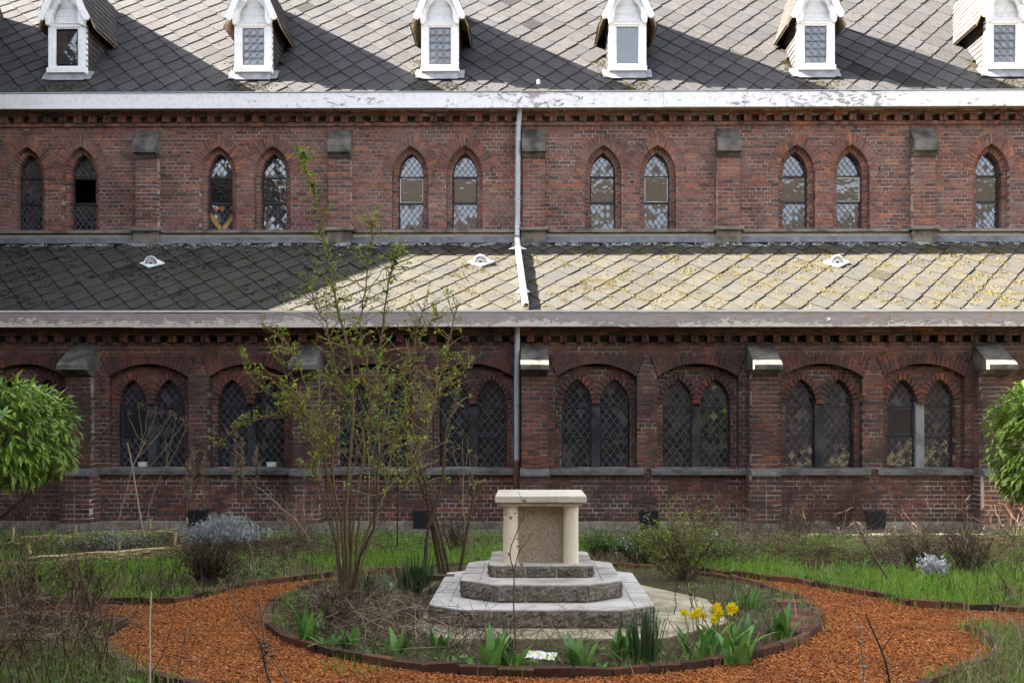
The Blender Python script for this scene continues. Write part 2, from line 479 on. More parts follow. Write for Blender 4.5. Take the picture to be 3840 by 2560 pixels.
corbels(bl, XL, XR, Y1, (2.935, 3.040, 3.095, 3.155), .2555, .112, None)
mort1.box(XL, XR, Y1 - .075, Y1 + .1, 3.042, 3.16, .5)
mort1.box(XL, XR, Y1 - .120, Y1 + .1, 3.097, 3.16, .5)

# ---- clerestory wall ------------------------------------------------------------
XL2, XR2 = -11.6, 11.2
WINS = [BX + BAY * (k + .5) + s * .4975 for k in range(-4, 3) for s in (-1, 1)]
WINS = [w for w in WINS if XL2 + .5 < w < XR2 - .5]
SP2, GB2, HW2 = 6.26, 5.225, .22
def holes_up(z):
    out = []
    for c in WINS:
        if z > 5.2:
            h = HW2 + .10 if z <= SP2 else lancet_half(z, SP2, 2 * HW2, .278, True)
            if z > SP2: h = min(h, .4975)
            if h > 0: out.append((c - h, c + h))
    return out
lay(bu, mort2, XL2, XR2, 5.14, 5.14 + 28 * CH, Y2, holes_up)
mort2.box(XL2, XR2, Y2 + .008, Y2 + .3, 5.14 + 28 * CH, 7.168, .5); mort2.box(XL2, XR2, Y2 + .12, Y2 + .30, 7.168, 7.31, .5)
ring2 = MB()
for c in WINS:
    YP = Y2 + .12
    arch_ring(ring2, c, SP2, 2 * HW2, .10, .30, Y2 - .001, Y2 + .15, xlim=.494, piece=.056, split=True)
    arch_ring(ring2, c, SP2, 2 * HW2, .004, .112, YP, YP + .16, piece=.056)
    mort2.prism([(c - .32, SP2)] + [], 0, 0) if False else None
    def hj(z, c=c): return [(c - HW2 - .004, c + HW2 + .004)]
    lay(bu, mort2, c - .335, c + .335, 5.20, SP2, YP, hj, depth=.12, back=.2)
    # backing behind the rings
    for (e0, e1, ya, yb) in ((.104, .298, Y2 + .012, Y2 + .14), (.010, .11, YP + .008, YP + .15)):
        for sgn in (-1, 1):
            cc = -sgn * HW2; Ri, Ro = 2 * HW2 + e0, 2 * HW2 + e1
            top = math.acos(HW2 / Ri); ko = math.acos(HW2 / Ro) / top
            A = np.linspace(0, top, 10)
            for a0, a1 in zip(A[:-1], A[1:]):
                pts = [[c + cc + sgn * R_ * math.cos(a_), SP2 + R_ * math.sin(a_)] for R_, a_ in ((Ri, a0), (Ro, a0 * ko), (Ro, a1 * ko), (Ri, a1))]
                for q in pts:
                    if (q[0] - c) * sgn < 0: q[0] = c
                    if (q[0] - c) * sgn > .492: q[0] = c + sgn * .492
                if sgn < 0: pts = pts[::-1]
                mort2.prism(pts, ya, yb, .5)
corbels(bu, XL2, XR2, Y2, (7.17, 7.29, 7.345, 7.41), .272, .128, (7.105, 7.165))
mort2.box(XL2, XR2, Y2 - .080, Y2 + .1, 7.293, 7.45, .5)
mort2.box(XL2, XR2, Y2 - .115, Y2 + .1, 7.350, 7.45, .5)
mort2.box(XL2, XR2, Y2 - .035, Y2 + .1, 7.107, 7.163, .5)

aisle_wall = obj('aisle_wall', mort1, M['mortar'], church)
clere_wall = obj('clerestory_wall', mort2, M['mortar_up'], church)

# ---- buttresses (brick shafts go into the same courses; each buttress is a part with its cap) ----------
def shaft(x, yf, yb, hw, z0, z1, mats, parent, lo=True):
    bs, mo = [], MB()
    n = int(round((z1 - z0) / CH)); ch = (z1 - z0) / n
    mo.box(x - hw + .007, x + hw - .007, yf + .008, yb, z0, z1, .5)
    for i in range(n):
        za, zb = z0 + i * ch + .0072, z0 + (i + 1) * ch - .0072
        cuts = [-hw, -hw + .105, hw - .105, hw] if i % 2 else [-hw, 0, hw]
        if hw > .22 and i % 2: cuts = [-hw, -hw + .11, 0, hw - .11, hw]
        for a, b in zip(cuts[:-1], cuts[1:]):
            bs.append((x + a + .007, x + b - .007, yf + RNG.normal(0, .0022), yf + .12, za, zb, rr()))
        # flanks
        y = yf + .125
        while y < yb - .03:
            y2 = min(y + (.11 if i % 2 else .21), yb)
            r = rr()
            bs.append((x - hw + RNG.normal(0, .002), x - hw + .06, y, y2 - .01, za, zb, r)); bs.append((x + hw - .06, x + hw + RNG.normal(0, .002), y, y2 - .01, za, zb, rr()))
            y = y2
    mb = MB(); put_bricks(mb, bs)
    return mo, mb
def concave(y0, z0, y1, z1, n=6, sag=.035):
    """profile of a weathered slope from the wall (y0,z0) down to the front (y1,z1), hollowed"""
    pts = []
    for i in range(n + 1):
        t = i / n; pts.append((y0 + (y1 - y0) * (1 - (1 - t) ** 1.25), z0 + (z1 - z0) * t - sag * math.sin(math.pi * t) * .6))
    return pts
for k in KL:
    x = BX + BAY * k
    if XL + .4 < x < XR - .4:
        b = empty('buttress', (x, Y1, 0), parent=church)
        mo, br = shaft(x, Y1 - .30, Y1 + .02, .205, .97, 2.50, None, b)
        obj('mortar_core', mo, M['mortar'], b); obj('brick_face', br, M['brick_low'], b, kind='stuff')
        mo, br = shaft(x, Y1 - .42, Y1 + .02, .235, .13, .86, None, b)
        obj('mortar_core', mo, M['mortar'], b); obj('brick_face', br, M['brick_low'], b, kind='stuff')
        cp = MB(); pr = concave(Y1 + .01, 2.90, Y1 - .56, 2.55) + [(Y1 - .56, 2.48), (Y1 + .01, 2.48)]
        cp.prismx(pr, x - .213, x + .213)
        cp.prismx([(Y1 - .44, 2.479), (Y1 - .34, 2.41), (Y1, 2.41), (Y1, 2.479)], x - .20, x + .20)
        obj('cap_stone', cp, M['cap'], b)
        of = MB(); of.prismx([(Y1 - .28, .975), (Y1 - .40, .935), (Y1 - .45, .885), (Y1 - .45, .855), (Y1, .855), (Y1, .975)], x - .225, x + .225)
        obj('offset_stone', of, M['sill'], b)
    if XL2 + .4 < x < XR2 - .4:
        b = empty('buttress', (x, Y2, 5.1), parent=church)
        mo, br = shaft(x, Y2 - .13, Y2 + .02, .205, 5.23, 6.52, None, b)
        obj('mortar_core', mo, M['mortar_up'], b); obj('brick_face', br, M['brick_up'], b, kind='stuff')
        cp = MB(); pr = concave(Y2 + .01, 7.06, Y2 - .14, 6.84, 5, .03) + [(Y2 - .175, 6.83)] + concave(Y2 - .175, 6.83, Y2 - .26, 6.62, 4, -.02)[1:] + [(Y2 - .26, 6.575), (Y2 + .01, 6.575)]
        cp.prismx(pr, x - .212, x + .212)
        cp.prismx([(Y2 - .19, 6.574), (Y2 - .16, 6.50), (Y2, 6.50), (Y2, 6.574)], x - .206, x + .206)
        obj('cap_stone', cp, M['cap'], b)
        bs = MB(); bs.prismx([(Y2 - .12, 5.245), (Y2 - .20, 5.215), (Y2 - .23, 5.20), (Y2 - .23, 5.165), (Y2, 5.165), (Y2, 5.245)], x - .265, x + .265)
        obj('base_stone', bs, M['string'], b)
        bs = MB(); bs.box(x - .225, x + .225, Y2 - .16, Y2 + .02, 4.80, 5.163, .5)
        obj('base_block', bs, M['string'], b)

# ---- bricks: 300 of the plainest near ones as single bricks, the rest in one mass per wall -----------------
near = [b for b in bl if b[7] and b[8] == .22 and .2 < b[4] < .86 and abs(b[2] - Y1) < .03]
near.sort(key=lambda b: abs((b[0] + b[1]) / 2 - 3.2))
single = near[:300]; sid = set(map(id, single))
variants = []
for i in range(12):
    m = MB(); m.box(-.1035, .1035, 0, .118, -.0285, .0285, (i + .5) / 12, 0, False, .0022)
    variants.append(_mesh('brick', m, M['brick_low'], (0, 0, 0)))
for b in single:
    o = bpy.data.objects.new('brick', variants[min(11, int(b[6] * 12))])
    link(o, aisle_wall, ((b[0] + b[1]) / 2, b[2], (b[4] + b[5]) / 2))
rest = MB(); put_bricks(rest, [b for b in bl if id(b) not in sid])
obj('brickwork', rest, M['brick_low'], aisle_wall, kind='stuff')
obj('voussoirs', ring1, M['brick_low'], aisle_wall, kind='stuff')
rest = MB(); put_bricks(rest, bu)
obj('brickwork', rest, M['brick_up'], clere_wall, kind='stuff')
obj('voussoirs', ring2, M['brick_up'], clere_wall, kind='stuff')
inn = MB(); inn.box(XL, XR, Y1 + .9, Y1 + .95, 0, 3.3); inn.box(XL2, XR2, Y2 + .9, Y2 + .95, 4.9, 7.4)  # near-black sheets close behind the glass stand in for the unlit inside
obj('dark_backing', inn, M['interior'], church)

# ---- leaded windows ---------------------------------------------------------------
def clip_poly(poly, conv):
    out = list(poly)
    n = len(conv)
    for i in range(n):
        a, b = conv[i], conv[(i + 1) % n]
        inp, out = out, []
        if not inp: return []
        def side(p): return (b[0]-a[0])*(p[1]-a[1]) - (b[1]-a[1])*(p[0]-a[0])
        for j in range(len(inp)):
            p, q = inp[j], inp[(j + 1) % len(inp)]
            sp, sq = side(p), side(q)
            if sp >= 0: out.append(p)
            if (sp > 0 and sq < 0) or (sp < 0 and sq > 0):
                t = sp / (sp - sq); out.append((p[0] + (q[0]-p[0])*t, p[1] + (q[1]-p[1])*t))
    return out
def area(p): return .5 * sum(p[i][0]*p[(i+1)%len(p)][1]-p[(i+1)%len(p)][0]*p[i][1] for i in range(len(p)))
def clip_seg(a, b, conv):
    t0, t1 = 0.0, 1.0; n = len(conv)
    for i in range(n):
        c, d = conv[i], conv[(i + 1) % n]
        def side(p): return (d[0]-c[0])*(p[1]-c[1]) - (d[1]-c[1])*(p[0]-c[0])
        sa, sb = side(a), side(b)
        if sa < 0 and sb < 0: return None
        if sa < 0: t0 = max(t0, sa / (sa - sb))
        elif sb < 0: t1 = min(t1, sa / (sa - sb))
    if t0 >= t1: return None
    L = lambda t: (a[0] + (b[0]-a[0])*t, a[1] + (b[1]-a[1])*t)
    return L(t0), L(t1)
def bar(mb, a, b, w, y0, y1, rnd=.5, mat=0):
    d = np.array((b[0]-a[0], b[1]-a[1])); L = np.hypot(*d)
    if L < .004: return
    nx, nz = -d[1] / L * w / 2, d[0] / L * w / 2
    mb.prism([(a[0]-nx, a[1]-nz), (b[0]-nx, b[1]-nz), (b[0]+nx, b[1]+nz), (a[0]+nx, a[1]+nz)], y0, y1, rnd, mat, True)
def lattice(conv, cx, z0, dw, dh, y, mb_lead, panes, lead=.008, tilt=.036, pick=None, bias=0.0):
    xs = [p[0] for p in conv]; zs = [p[1] for p in conv]
    x0, x1, za, zb = min(xs), max(xs), min(zs), max(zs)
    nx = int((x1 - x0) / dw) + 3; nz = int((zb - za) / dh) + 3
    for i in range(-nx, nx + 1):
        for j in range(-1, nz * 2 + 1):
            px = cx + (i + (.5 if j % 2 else 0)) * dw; pz = z0 + j * dh / 2
            poly = clip_poly([(px, pz - dh/2), (px + dw/2, pz), (px, pz + dh/2), (px - dw/2, pz)], conv)
            if len(poly) >= 3 and area(poly) > 2e-4:
                r = float(RNG.random()) ** 1.3 * .938
                if pick: r = pick(px, pz, r)
                if r is None: continue
                wx = .6 * tilt * math.sin(11 * px + 7 * pz + 3 * cx); wz = .6 * tilt * math.sin(9 * pz - 6 * px + 5 * cx)
                panes.append((poly, y, wx + RNG.normal(0, tilt * .45), bias + wz + RNG.normal(0, tilt * .45), r, area(poly)))
    span = (zb - za) + (x1 - x0) * dh / dw + dh * 2
    for k in range(-60, 61):
        for sg in (-1, 1):
            # lines through (cx + k*dw/… , z0): slope dh/dw
            xk = cx + (k + .5) * dw
            a = (xk - sg * span * dw / dh, z0 - span); b = (xk + sg * span * dw / dh, z0 + span)
            s = clip_seg(a, b, conv)
            if s: bar(mb_lead, s[0], s[1], lead, y - .006, y + .004)
def pane_mesh(mb, p, ref=None):
    poly, y, ax, az, r, _ = p
    cx = sum(q[0] for q in poly) / len(poly); cz = sum(q[1] for q in poly) / len(poly)
    mb.add([(q[0], y + ax * (q[0]-cx) + az * (q[1]-cz), q[1]) for q in poly], [tuple(range(len(poly)))], r)
    return cx, cz
def lancet_outline(c, spring, hw, zb, n=9):
    R = 2 * hw; a = math.acos(hw / R)
    right = [(c - hw + R * math.cos(t), spring + R * math.sin(t)) for t in np.linspace(0, a, n)]
    left = [(c + hw - R * math.cos(t), spring + R * math.sin(t)) for t in np.linspace(a, 0, n)][1:]
    return [(c - hw, zb), (c + hw, zb)] + right + left
def rectp(x0, x1, z0, z1): return [(x0, z0), (x1, z0), (x1, z1), (x0, z1)]
PANES = []        # (pane, window object)
def outline_frame(mb, outline, w, y0, y1):
    n = len(outline)
    for i in range(n): bar(mb, outline[i], outline[(i + 1) % n], w, y0, y1)

def aisle_light(c, openpane, pale):
    w = empty('window', (c, Y1 + .3, GB1), parent=church)
    y = Y1 + .26
    fr, ld, pn = MB(), MB(), []
    t1, t2 = 1.61 - (1524 - 1600) / 235.5, 1.61 - (1638 - 1600) / 235.5
    ol = lancet_outline(c, SP1, HW1, GB1)
    outline_frame(fr, ol, .016, y - .012, y + .01)
    for t in (t1, t2): bar(fr, (c - HW1, t), (c + HW1, t), .022, y - .022, y + .004)
    dw, dh = .1165, .150
    secs = [clip_poly(ol, rectp(c - 1, c + 1, t1, 9)), rectp(c - HW1, c + HW1, t2, t1), rectp(c - HW1, c + HW1, GB1, t2)]
    for i, s in enumerate(secs):
        if openpane and i == 1:
            outline_frame(fr, rectp(c - HW1 + .03, c + HW1 - .03, t2 + .035, t1 - .035), .03, y - .035, y - .005)
            pn.append((rectp(c - HW1 + .03, c + HW1 - .03, t2 + .03, t1 - .03), y - .012, .0, .004, .1, .1)); continue
        lattice(s, c, (t1, t2, GB1)[i] + (.03 if i else .02), dw, dh, y, ld, pn)
    obj('iron_frame', fr, M['iron'], w); obj('lead_cames', ld, M['came'], w, kind='stuff')
    for p in pn: PANES.append((p, w))
    # scraps of pale paper and a cup on the inner sill line
    return w
UPP = {0: None}
for p in PAIRS:
    for s in (-1, 1):
        aisle_light(p + s * .2925, openpane=(s < 0 and (abs(p - (BX + BAY * 2.5 - .0 + .795 - BAY)) < .1 and False or abs(p - 6.15) < .5 or abs(p + 6.2) < .4)), pale=False)
    mu = MB(); mu.box(p - .066, p + .066, Y1 + .17, Y1 + .33, GB1 - .02, SP1 + .03, .5)
    obj('mullion', mu, M['mullion_pale'] if abs(p - 6.15) < .5 else M['mullion'], church, origin=(p, Y1 + .2, GB1))
    si = MB(); si.prismx([(Y1 + .30, GB1 - .003), (Y1 - .01, .955), (Y1 - .085, .925), (Y1 - .085, .862), (Y1 + .02, .862), (Y1 + .30, .862)], p - .735, p + .735)
    obj('window_sill', si, M['sill'], church, origin=(p, Y1, .9))

def clere_light(c, i):
    w = empty('window', (c, Y2 + .3, GB2), parent=church)
    y = Y2 + .25
    fr, ld, pn, wf = MB(), MB(), [], MB()
    t1, t2 = 1.61 + (1600 - 667) / 202.2, 1.61 + (1600 - 764) / 202.2
    ol = lancet_outline(c, SP2, HW2, GB2 - .03)
    outline_frame(fr, ol, .014, y - .012, y + .01)
    for t in (t1, t2): bar(fr, (c - HW2, t), (c + HW2, t), .030, y - .03, y + .004)
    dw, dh = .105, .138
    def amber(px, pz, r):
        dx, dz = px - c, pz - (GB2 + .05)
        if abs(dz - abs(dx + .02) * 1.3) < .06 and dz < .32: return .96
        if abs(dx + .05) < .06 and .33 < dz < .42: return .99
        return r
    lattice(clip_poly(ol, rectp(c - 1, c + 1, t1, 99)), c, t1 + .03, dw, dh, y, ld, pn, .010, .04, None, .022)
    lattice(rectp(c - HW2, c + HW2, GB2 - .03, t2), c, GB2 + .03, dw, dh, y, ld, pn, lead=.010, tilt=.04, pick=amber if i == 2 else None, bias=.028)
    rc = rectp(c - HW2 + .012, c + HW2 - .012, t2 + .018, t1 - .018)
    if i == 0:
        lattice(rectp(c - HW2, c + HW2, t2, t1), c, t2 + .04, dw, dh, y, ld, pn)
    elif i == 1:
        outline_frame(fr, rc, .014, y - .02, y + .004)          # glass gone: the black backing stands for the dark nave
    else:
        pn.append((rc, y - .004, RNG.normal(0, .006), RNG.normal(-.01, .006), .3, .1))
        (outline_frame(wf if i in (4, 7, 9) else fr, rc, .013, y - .022, y + .002))
    obj('iron_frame', fr, M['iron'], w); obj('lead_cames', ld, M['came'], w, kind='stuff')
    if wf.v: obj('casement_frame', wf, M['plastic_white'], w)
    for p in pn: PANES.append((p, w))
vis = sorted(c for c in WINS)
first = min(range(len(vis)), key=lambda j: abs(vis[j] - (BX - BAY * 2.5 - .4975)))
for j, c in enumerate(vis): clere_light(c, j - first)

# the 300 panes that show largest are single parts of their windows, the rest one mass
inview = [q for q in PANES if -7.6 < W0[q[1]][0] < 9.0]
inview.sort(key=lambda q: -(q[0][5] * (1.3 if q[0][1] < 17 else 1.0) + (.02 if W0[q[1]][0] > .2 and q[0][1] < 17 else 0)))
chosen = set(id(q) for q in inview[:300])
restp = MB()
for q in PANES:
    if id(q) in chosen:
        m = MB(); cx, cz = pane_mesh(m, q[0]); obj('pane', m, M['glass'], q[1], origin=(cx, q[0][1], cz))
    else: pane_mesh(restp, q[0])
obj('leaded_panes', restp, M['glass'], church, kind='stuff')
# ------------------------------------------------------------------ roofs
def slates(x0, x1, oy, oz, pitch, s0, s1, ha, hb, skip=None, xoff=0.0):
    """diamond slates on the plane through (oy, oz); s measured up the slope"""
    out = []
    for j in range(int(s0 / hb) - 1, int(s1 / hb) + 2):
        for i in range(int((x0) / (2 * ha)) - 2, int(x1 / (2 * ha)) + 3):
            cx = (i + (.5 if j % 2 else 0)) * 2 * ha + xoff; cs = j * hb
            if cx < x0 - ha or cx > x1 + ha or cs < s0 - hb * .7 or cs > s1: continue
            if skip and skip(cx, cs): continue
            out.append((cx, cs))
    return out
def slate_geo(mb, cx, cs, oy, oz, pitch, ha, hb, rnd, base=True, s_min=None):
    ca, sa = math.cos(pitch), math.sin(pitch)
    g = .974
    lift = RNG.normal(0, .0022)
    pts = [(-ha*g, 0, .015), (-.07*ha, -hb*g*.94, .028), (.07*ha, -hb*g*.94, .028), (ha*g, 0, .015), (0, hb*g, .003)]
    rot = RNG.normal(0, .011)
    top = []; bot = []
    for a, s, h in pts:
        a2 = a * math.cos(rot) - s * math.sin(rot); s2 = a * math.sin(rot) + s * math.cos(rot)
        X, S = cx + a2, cs + s2
        if s_min is not None and S < s_min: S = s_min
        h += lift + RNG.normal(0, .001)
        for L, hh in ((top, h), (bot, h - .016)):
            L.append((X, oy + S * ca - hh * sa, oz + S * sa + hh * ca))
    mb.add(top + bot, [(0, 1, 2, 3, 4), (0, 5, 6, 1), (1, 6, 7, 2), (2, 7, 8, 3)], rnd)

P_UP = math.radians(45.0); OY_U, OZ_U = 18.75, 8.165            # plane of the nave roof passes the dormers' feet here
P_LO = math.radians(31.0); OY_L, OZ_L = 18.17, 5.00             # plane of the aisle roof meets the clerestory here
DORM = [BX + BAY * (k + .5) for k in range(-4, 4)]
YD = 18.75
def deck(x0, x1, oy, oz, pitch, s0, s1, under=.03):
    ca, sa = math.cos(pitch), math.sin(pitch); m = MB()
    p = [(oy + s * ca + under * h * sa, oz + s * sa - under * h * ca) for s, h in ((s0, .2), (s1, .2), (s1, 4), (s0, 4))]
    m.prismx(p[::-1], x0, x1); return m
t = NT('roof_deck'); M['deck'] = t.bsdf(t.ramp(t.noise(30, 3), [(.3, (.012,.011,.009)), (.7, (.03,.027,.018))]), .95, .1)
nave_roof = obj('nave_roof', deck(-13.0, 12.6, OY_U, OZ_U, P_UP, -1.0, 9.4), M['deck'], church)
aisle_roof = obj('aisle_roof', deck(-10.2, 9.8, OY_L, OZ_L, P_LO, -3.15, .0), M['deck'], church)
back = deck(-13.0, 12.6, 25.4, OZ_U + 6.65, -P_UP, 0, 9.6); obj('rear_roof', back, M['slate_up'], church)

def in_dormer(cx, cs):
    for d in DORM:
        if abs(cx - d) < .30 and .05 < cs < 1.3: return True
    return False
us = slates(-12.6, 12.2, OY_U, OZ_U, P_UP, -.75, 5.6, .2285, .30, in_dormer, .05)
ls = slates(-9.9, 9.5, OY_L, OZ_L, P_LO, -3.08, -.02, .209, .277, None, .03)
dark_spots = [(6.35, .12), (6.80, .02), (7.25, -.25)]
def slate_rnd(cx, cs):
    for a, b in dark_spots:
        if abs(cx - a) < .2 and abs(cs - b) < .2: return 0.0
    return float(.12 + .88 * RNG.random()) if RNG.random() > .012 else 0.02
up_sorted = sorted(us, key=lambda q: (abs(q[0]) > 9.5, q[1])); lo_sorted = sorted(ls, key=lambda q: (abs(q[0]) > 8.2, q[1]))
def slate_parts(lst, n, oy, oz, pitch, ha, hb, mat, parent, smin):
    vs = []
    ca, sa = math.cos(pitch), math.sin(pitch)
    for i in range(10):
        m = MB(); slate_geo(m, 0, 0, 0, 0, pitch, ha, hb, .12 + .88 * i / 9.0)
        vs.append(_mesh('slate', m, mat, (0, 0, 0)))
    rest = MB(); k = 0
    for cx, cs in lst:
        r = slate_rnd(cx, cs)
        if k < n and cs > smin + hb and r > .1:
            o = bpy.data.objects.new('slate', vs[min(9, int((r - .12) / .88 * 10))])
            link(o, parent, (cx, oy + cs * ca, oz + cs * sa)); k += 1
        else: slate_geo(rest, cx, cs, oy, oz, pitch, ha, hb, r, s_min=smin)
    obj('slating', rest, mat, parent, kind='stuff')
slate_parts(up_sorted, 150, OY_U, OZ_U, P_UP, .2285, .30, M['slate_up'], nave_roof, -.78)
slate_parts(lo_sorted, 150, OY_L, OZ_L, P_LO, .209, .277, M['slate_low'], aisle_roof, -3.12)

# moss cushions sitting on the aisle slates and along their joints
t = NT('moss'); r = t.attr()
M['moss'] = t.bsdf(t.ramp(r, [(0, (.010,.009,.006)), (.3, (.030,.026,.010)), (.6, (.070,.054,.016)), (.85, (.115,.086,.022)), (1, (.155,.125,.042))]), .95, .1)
def lumps(mb, n, fn, smin, smax):
    """small squashed six-cornered cushions"""
    for _ in range(n):
        p, nrm, rnd = fn()
        s = RNG.uniform(smin, smax); h = s * RNG.uniform(.35, .7)
        a = RNG.uniform(0, 6.28); e1 = np.array((math.cos(a), 0, 0)) + np.array((0, math.sin(a), 0))
        e1 = e1 - nrm * (e1 @ nrm); e1 /= np.linalg.norm(e1); e2 = np.cross(nrm, e1)
        v = [p + e1*s, p + e2*s*RNG.uniform(.6, 1), p - e1*s*RNG.uniform(.6, 1), p - e2*s, p + nrm*h + e1*s*.2]
        mb.add(v, [(0, 1, 4), (1, 2, 4), (2, 3, 4), (3, 0, 4)], rnd)
nl = np.array((0, -math.sin(P_LO), math.cos(P_LO)))
def cluster_pts(n):
    pts = []
    while len(pts) < n:
        cx, cs = RNG.uniform(-9.5, 9.3), RNG.uniform(-3.0, -.1)
        w = .25 + .75 * RNG.random()
        g = .5 + .5 * math.sin(cx * 1.7 + 2 * math.sin(cs * 2.3)) * math.cos(cs * 1.9 + cx * .6)
        if RNG.random() > g * .8 + .15 * (cs > -1.0): continue
        k = int(RNG.integers(3, 22)); sp = RNG.uniform(.03, .11)
        for _ in range(k): pts.append((cx + RNG.normal(0, sp), min(-.03, max(-3.1, cs + RNG.normal(0, sp)))))
    return pts[:n]
mpts = iter(cluster_pts(14000))
def moss_pt():
    x, s = next(mpts)
    p = np.array((x, OY_L + s * math.cos(P_LO), OZ_L + s * math.sin(P_LO))) + nl * .020
    yel = .36 + .32 * math.tanh(x * .5 + 1.0)  # browner moss at left, its colour also deepening the shade on that end
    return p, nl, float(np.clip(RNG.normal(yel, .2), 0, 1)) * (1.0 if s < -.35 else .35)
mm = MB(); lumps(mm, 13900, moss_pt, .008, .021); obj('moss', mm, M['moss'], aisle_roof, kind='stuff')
nu = np.array((0, -math.sin(P_UP), math.cos(P_UP)))
def moss_pt_up():
    d = DORM[int(RNG.integers(0, len(DORM)))]
    u_ = RNG.random()
    if u_ < .55: x, s = d + RNG.normal(0, .26), RNG.uniform(-.50, -.18)
    elif u_ < .8: x, s = d - .40 - abs(RNG.normal(0, .10)), RNG.uniform(.05, .75)
    else: x, s = RNG.uniform(-12, 12), RNG.uniform(-.5, 3)
    p = np.array((x, OY_U + s * math.cos(P_UP), OZ_U + s * math.sin(P_UP))) + nu * .020
    return p, nu, float(np.clip(RNG.normal(.35, .22), 0, 1))
mm = MB(); lumps(mm, 4200, moss_pt_up, .008, .022); obj('moss', mm, M['moss'], nave_roof, kind='stuff')

# ---- box gutters: fascia boards end to end, a metal lip along the top -----------------------
def gutter(name, x0, x1, yf, yb, z0, z1, mat, lens, lip_h, lip_mat):
    g = empty(name, ((x0 + x1) / 2, yf, z0), parent=church)
    x = x0; i = 0
    while x < x1:
        b = min(x1, x + lens[i % len(lens)]); m = MB()
        dz = RNG.normal(0, .003)
        m.box(x + .0015, b - .0015, yf + RNG.normal(0, .002), yf + .035, z0 + dz, z1 + dz, .5)
        obj('fascia_board', m, mat, g, origin=(x, yf, z0)); x = b; i += 1
    m = MB(); m.box(x0, x1, yf + .036, yb, z0 + .02, z0 + .06, .5); m.box(x0, x1, yb - .03, yb, z0 + .061, z1 - .02, .5)
    obj('gutter_bed', m, M['eave_wood'], g)
    m = MB(); pts = [(yf - .016, z1 + .006), (yf - .016, z1 + .006 + lip_h), (yf + .05, z1 + .010 + lip_h), (yf + .05, z1 + .006)]
    x = x0
    while x < x1:
        b = min(x1, x + 2.35); m.prismx(pts[::-1], x + .002, b - .002); x = b
    obj('metal_lip', m, lip_mat, g)
gutter('nave_gutter', -13.0, 12.6, Y2 - .36, Y2 + .30, 7.335, 7.605, M['paint_up'], (3.9, 3.2, 4.4), .014, M['zinc'])
gutter('aisle_gutter', -10.2, 9.8, Y1 - .36, Y1 - .05, 3.145, 3.365, M['paint_low'], (4.1, 3.6, 3.9), .028, M['pipe_white'])
m = MB(); m.tube([at(3105, 1197, Y1 - .385), at(3105, 1197, Y1 - .35)], [.028, .028], 14, cap=True)
obj('round_cap', m, M['plastic_white'], church, origin=at(3105, 1197, Y1 - .37))

# ---- string course and flashing between clerestory and aisle roof ----------------------------------------
for k in range(-4, 4):
    xa, xb = BX + BAY * k + .268, BX + BAY * (k + 1) - .268
    if xb < XL2 or xa > XR2: continue
    cuts = [xa, xa + .62 + RNG.uniform(-.1, .1), xa + 1.45 + RNG.uniform(-.1, .1), xb - .55 + RNG.uniform(-.1, .1), xb]
    for a, b in zip(cuts[:-1], cuts[1:]):
        m = MB(); m.prismx([(Y2 + .12, 5.228), (Y2 - .03, 5.215), (Y2 - .105, 5.195), (Y2 - .11, 5.145), (Y2 + .12, 5.145)], a + .002, b - .002)
        obj('string_course_stone', m, M['string'], church, origin=(a, Y2, 5.15))
    m = MB(); m.prismx([(Y2 + .01, 5.143), (Y2 - .05, 5.135), (Y2 - .07, 5.06), (Y2 + .01, 5.06)], xa - .05, xb + .05); obj('mortar_fillet', m, M['lime'], church, origin=(xa, Y2, 5.1))
    x = xa - .04
    while x < xb + .04:
        b = min(xb + .04, x + RNG.uniform(1.0, 1.5)); m = MB()
        m.prismx([(Y2, 5.075), (Y2 - .078, 5.068), (Y2 - .19, 4.945), (Y2 - .185, 4.935), (Y2, 5.0)], x, b - .003)
        obj('lead_flashing', m, M['lead_sheet'], church, origin=(x, Y2, 5)); x = b
# white lichen rings under the flashing
t = NT('lichen'); M['lichen'] = t.bsdf(t.ramp(t.noise(60, 3), [(.3, (.26,.27,.26)), (.7, (.42,.43,.40))]), .95, .1)
m = MB()
for _ in range(330):
    x = RNG.uniform(-9.5, 9.4); s = -.20 - abs(RNG.normal(0, .055)) - (.06 if RNG.random() < .3 else 0); R = RNG.uniform(.02, .055)
    a0 = RNG.uniform(0, 6.28); span = RNG.uniform(2.2, 6.0); w = R * RNG.uniform(.22, .4); n = 9
    vs = []
    for i in range(n + 1):
        a = a0 + span * i / n
        for rad in (R - w / 2, R + w / 2):
            rad *= 1 + .12 * math.sin(3 * a + x)
            X, S = x + rad * math.cos(a) * 1.25, s + rad * math.sin(a)
            h = .034
            vs.append((X, OY_L + S * math.cos(P_LO) - h * math.sin(P_LO), OZ_L + S * math.sin(P_LO) + h * math.cos(P_LO)))
    m.add(vs, [(2*i, 2*i+1, 2*i+3, 2*i+2) for i in range(n)], .5)
obj('lichen_rings', m, M['lichen'], aisle_roof, kind='stuff')

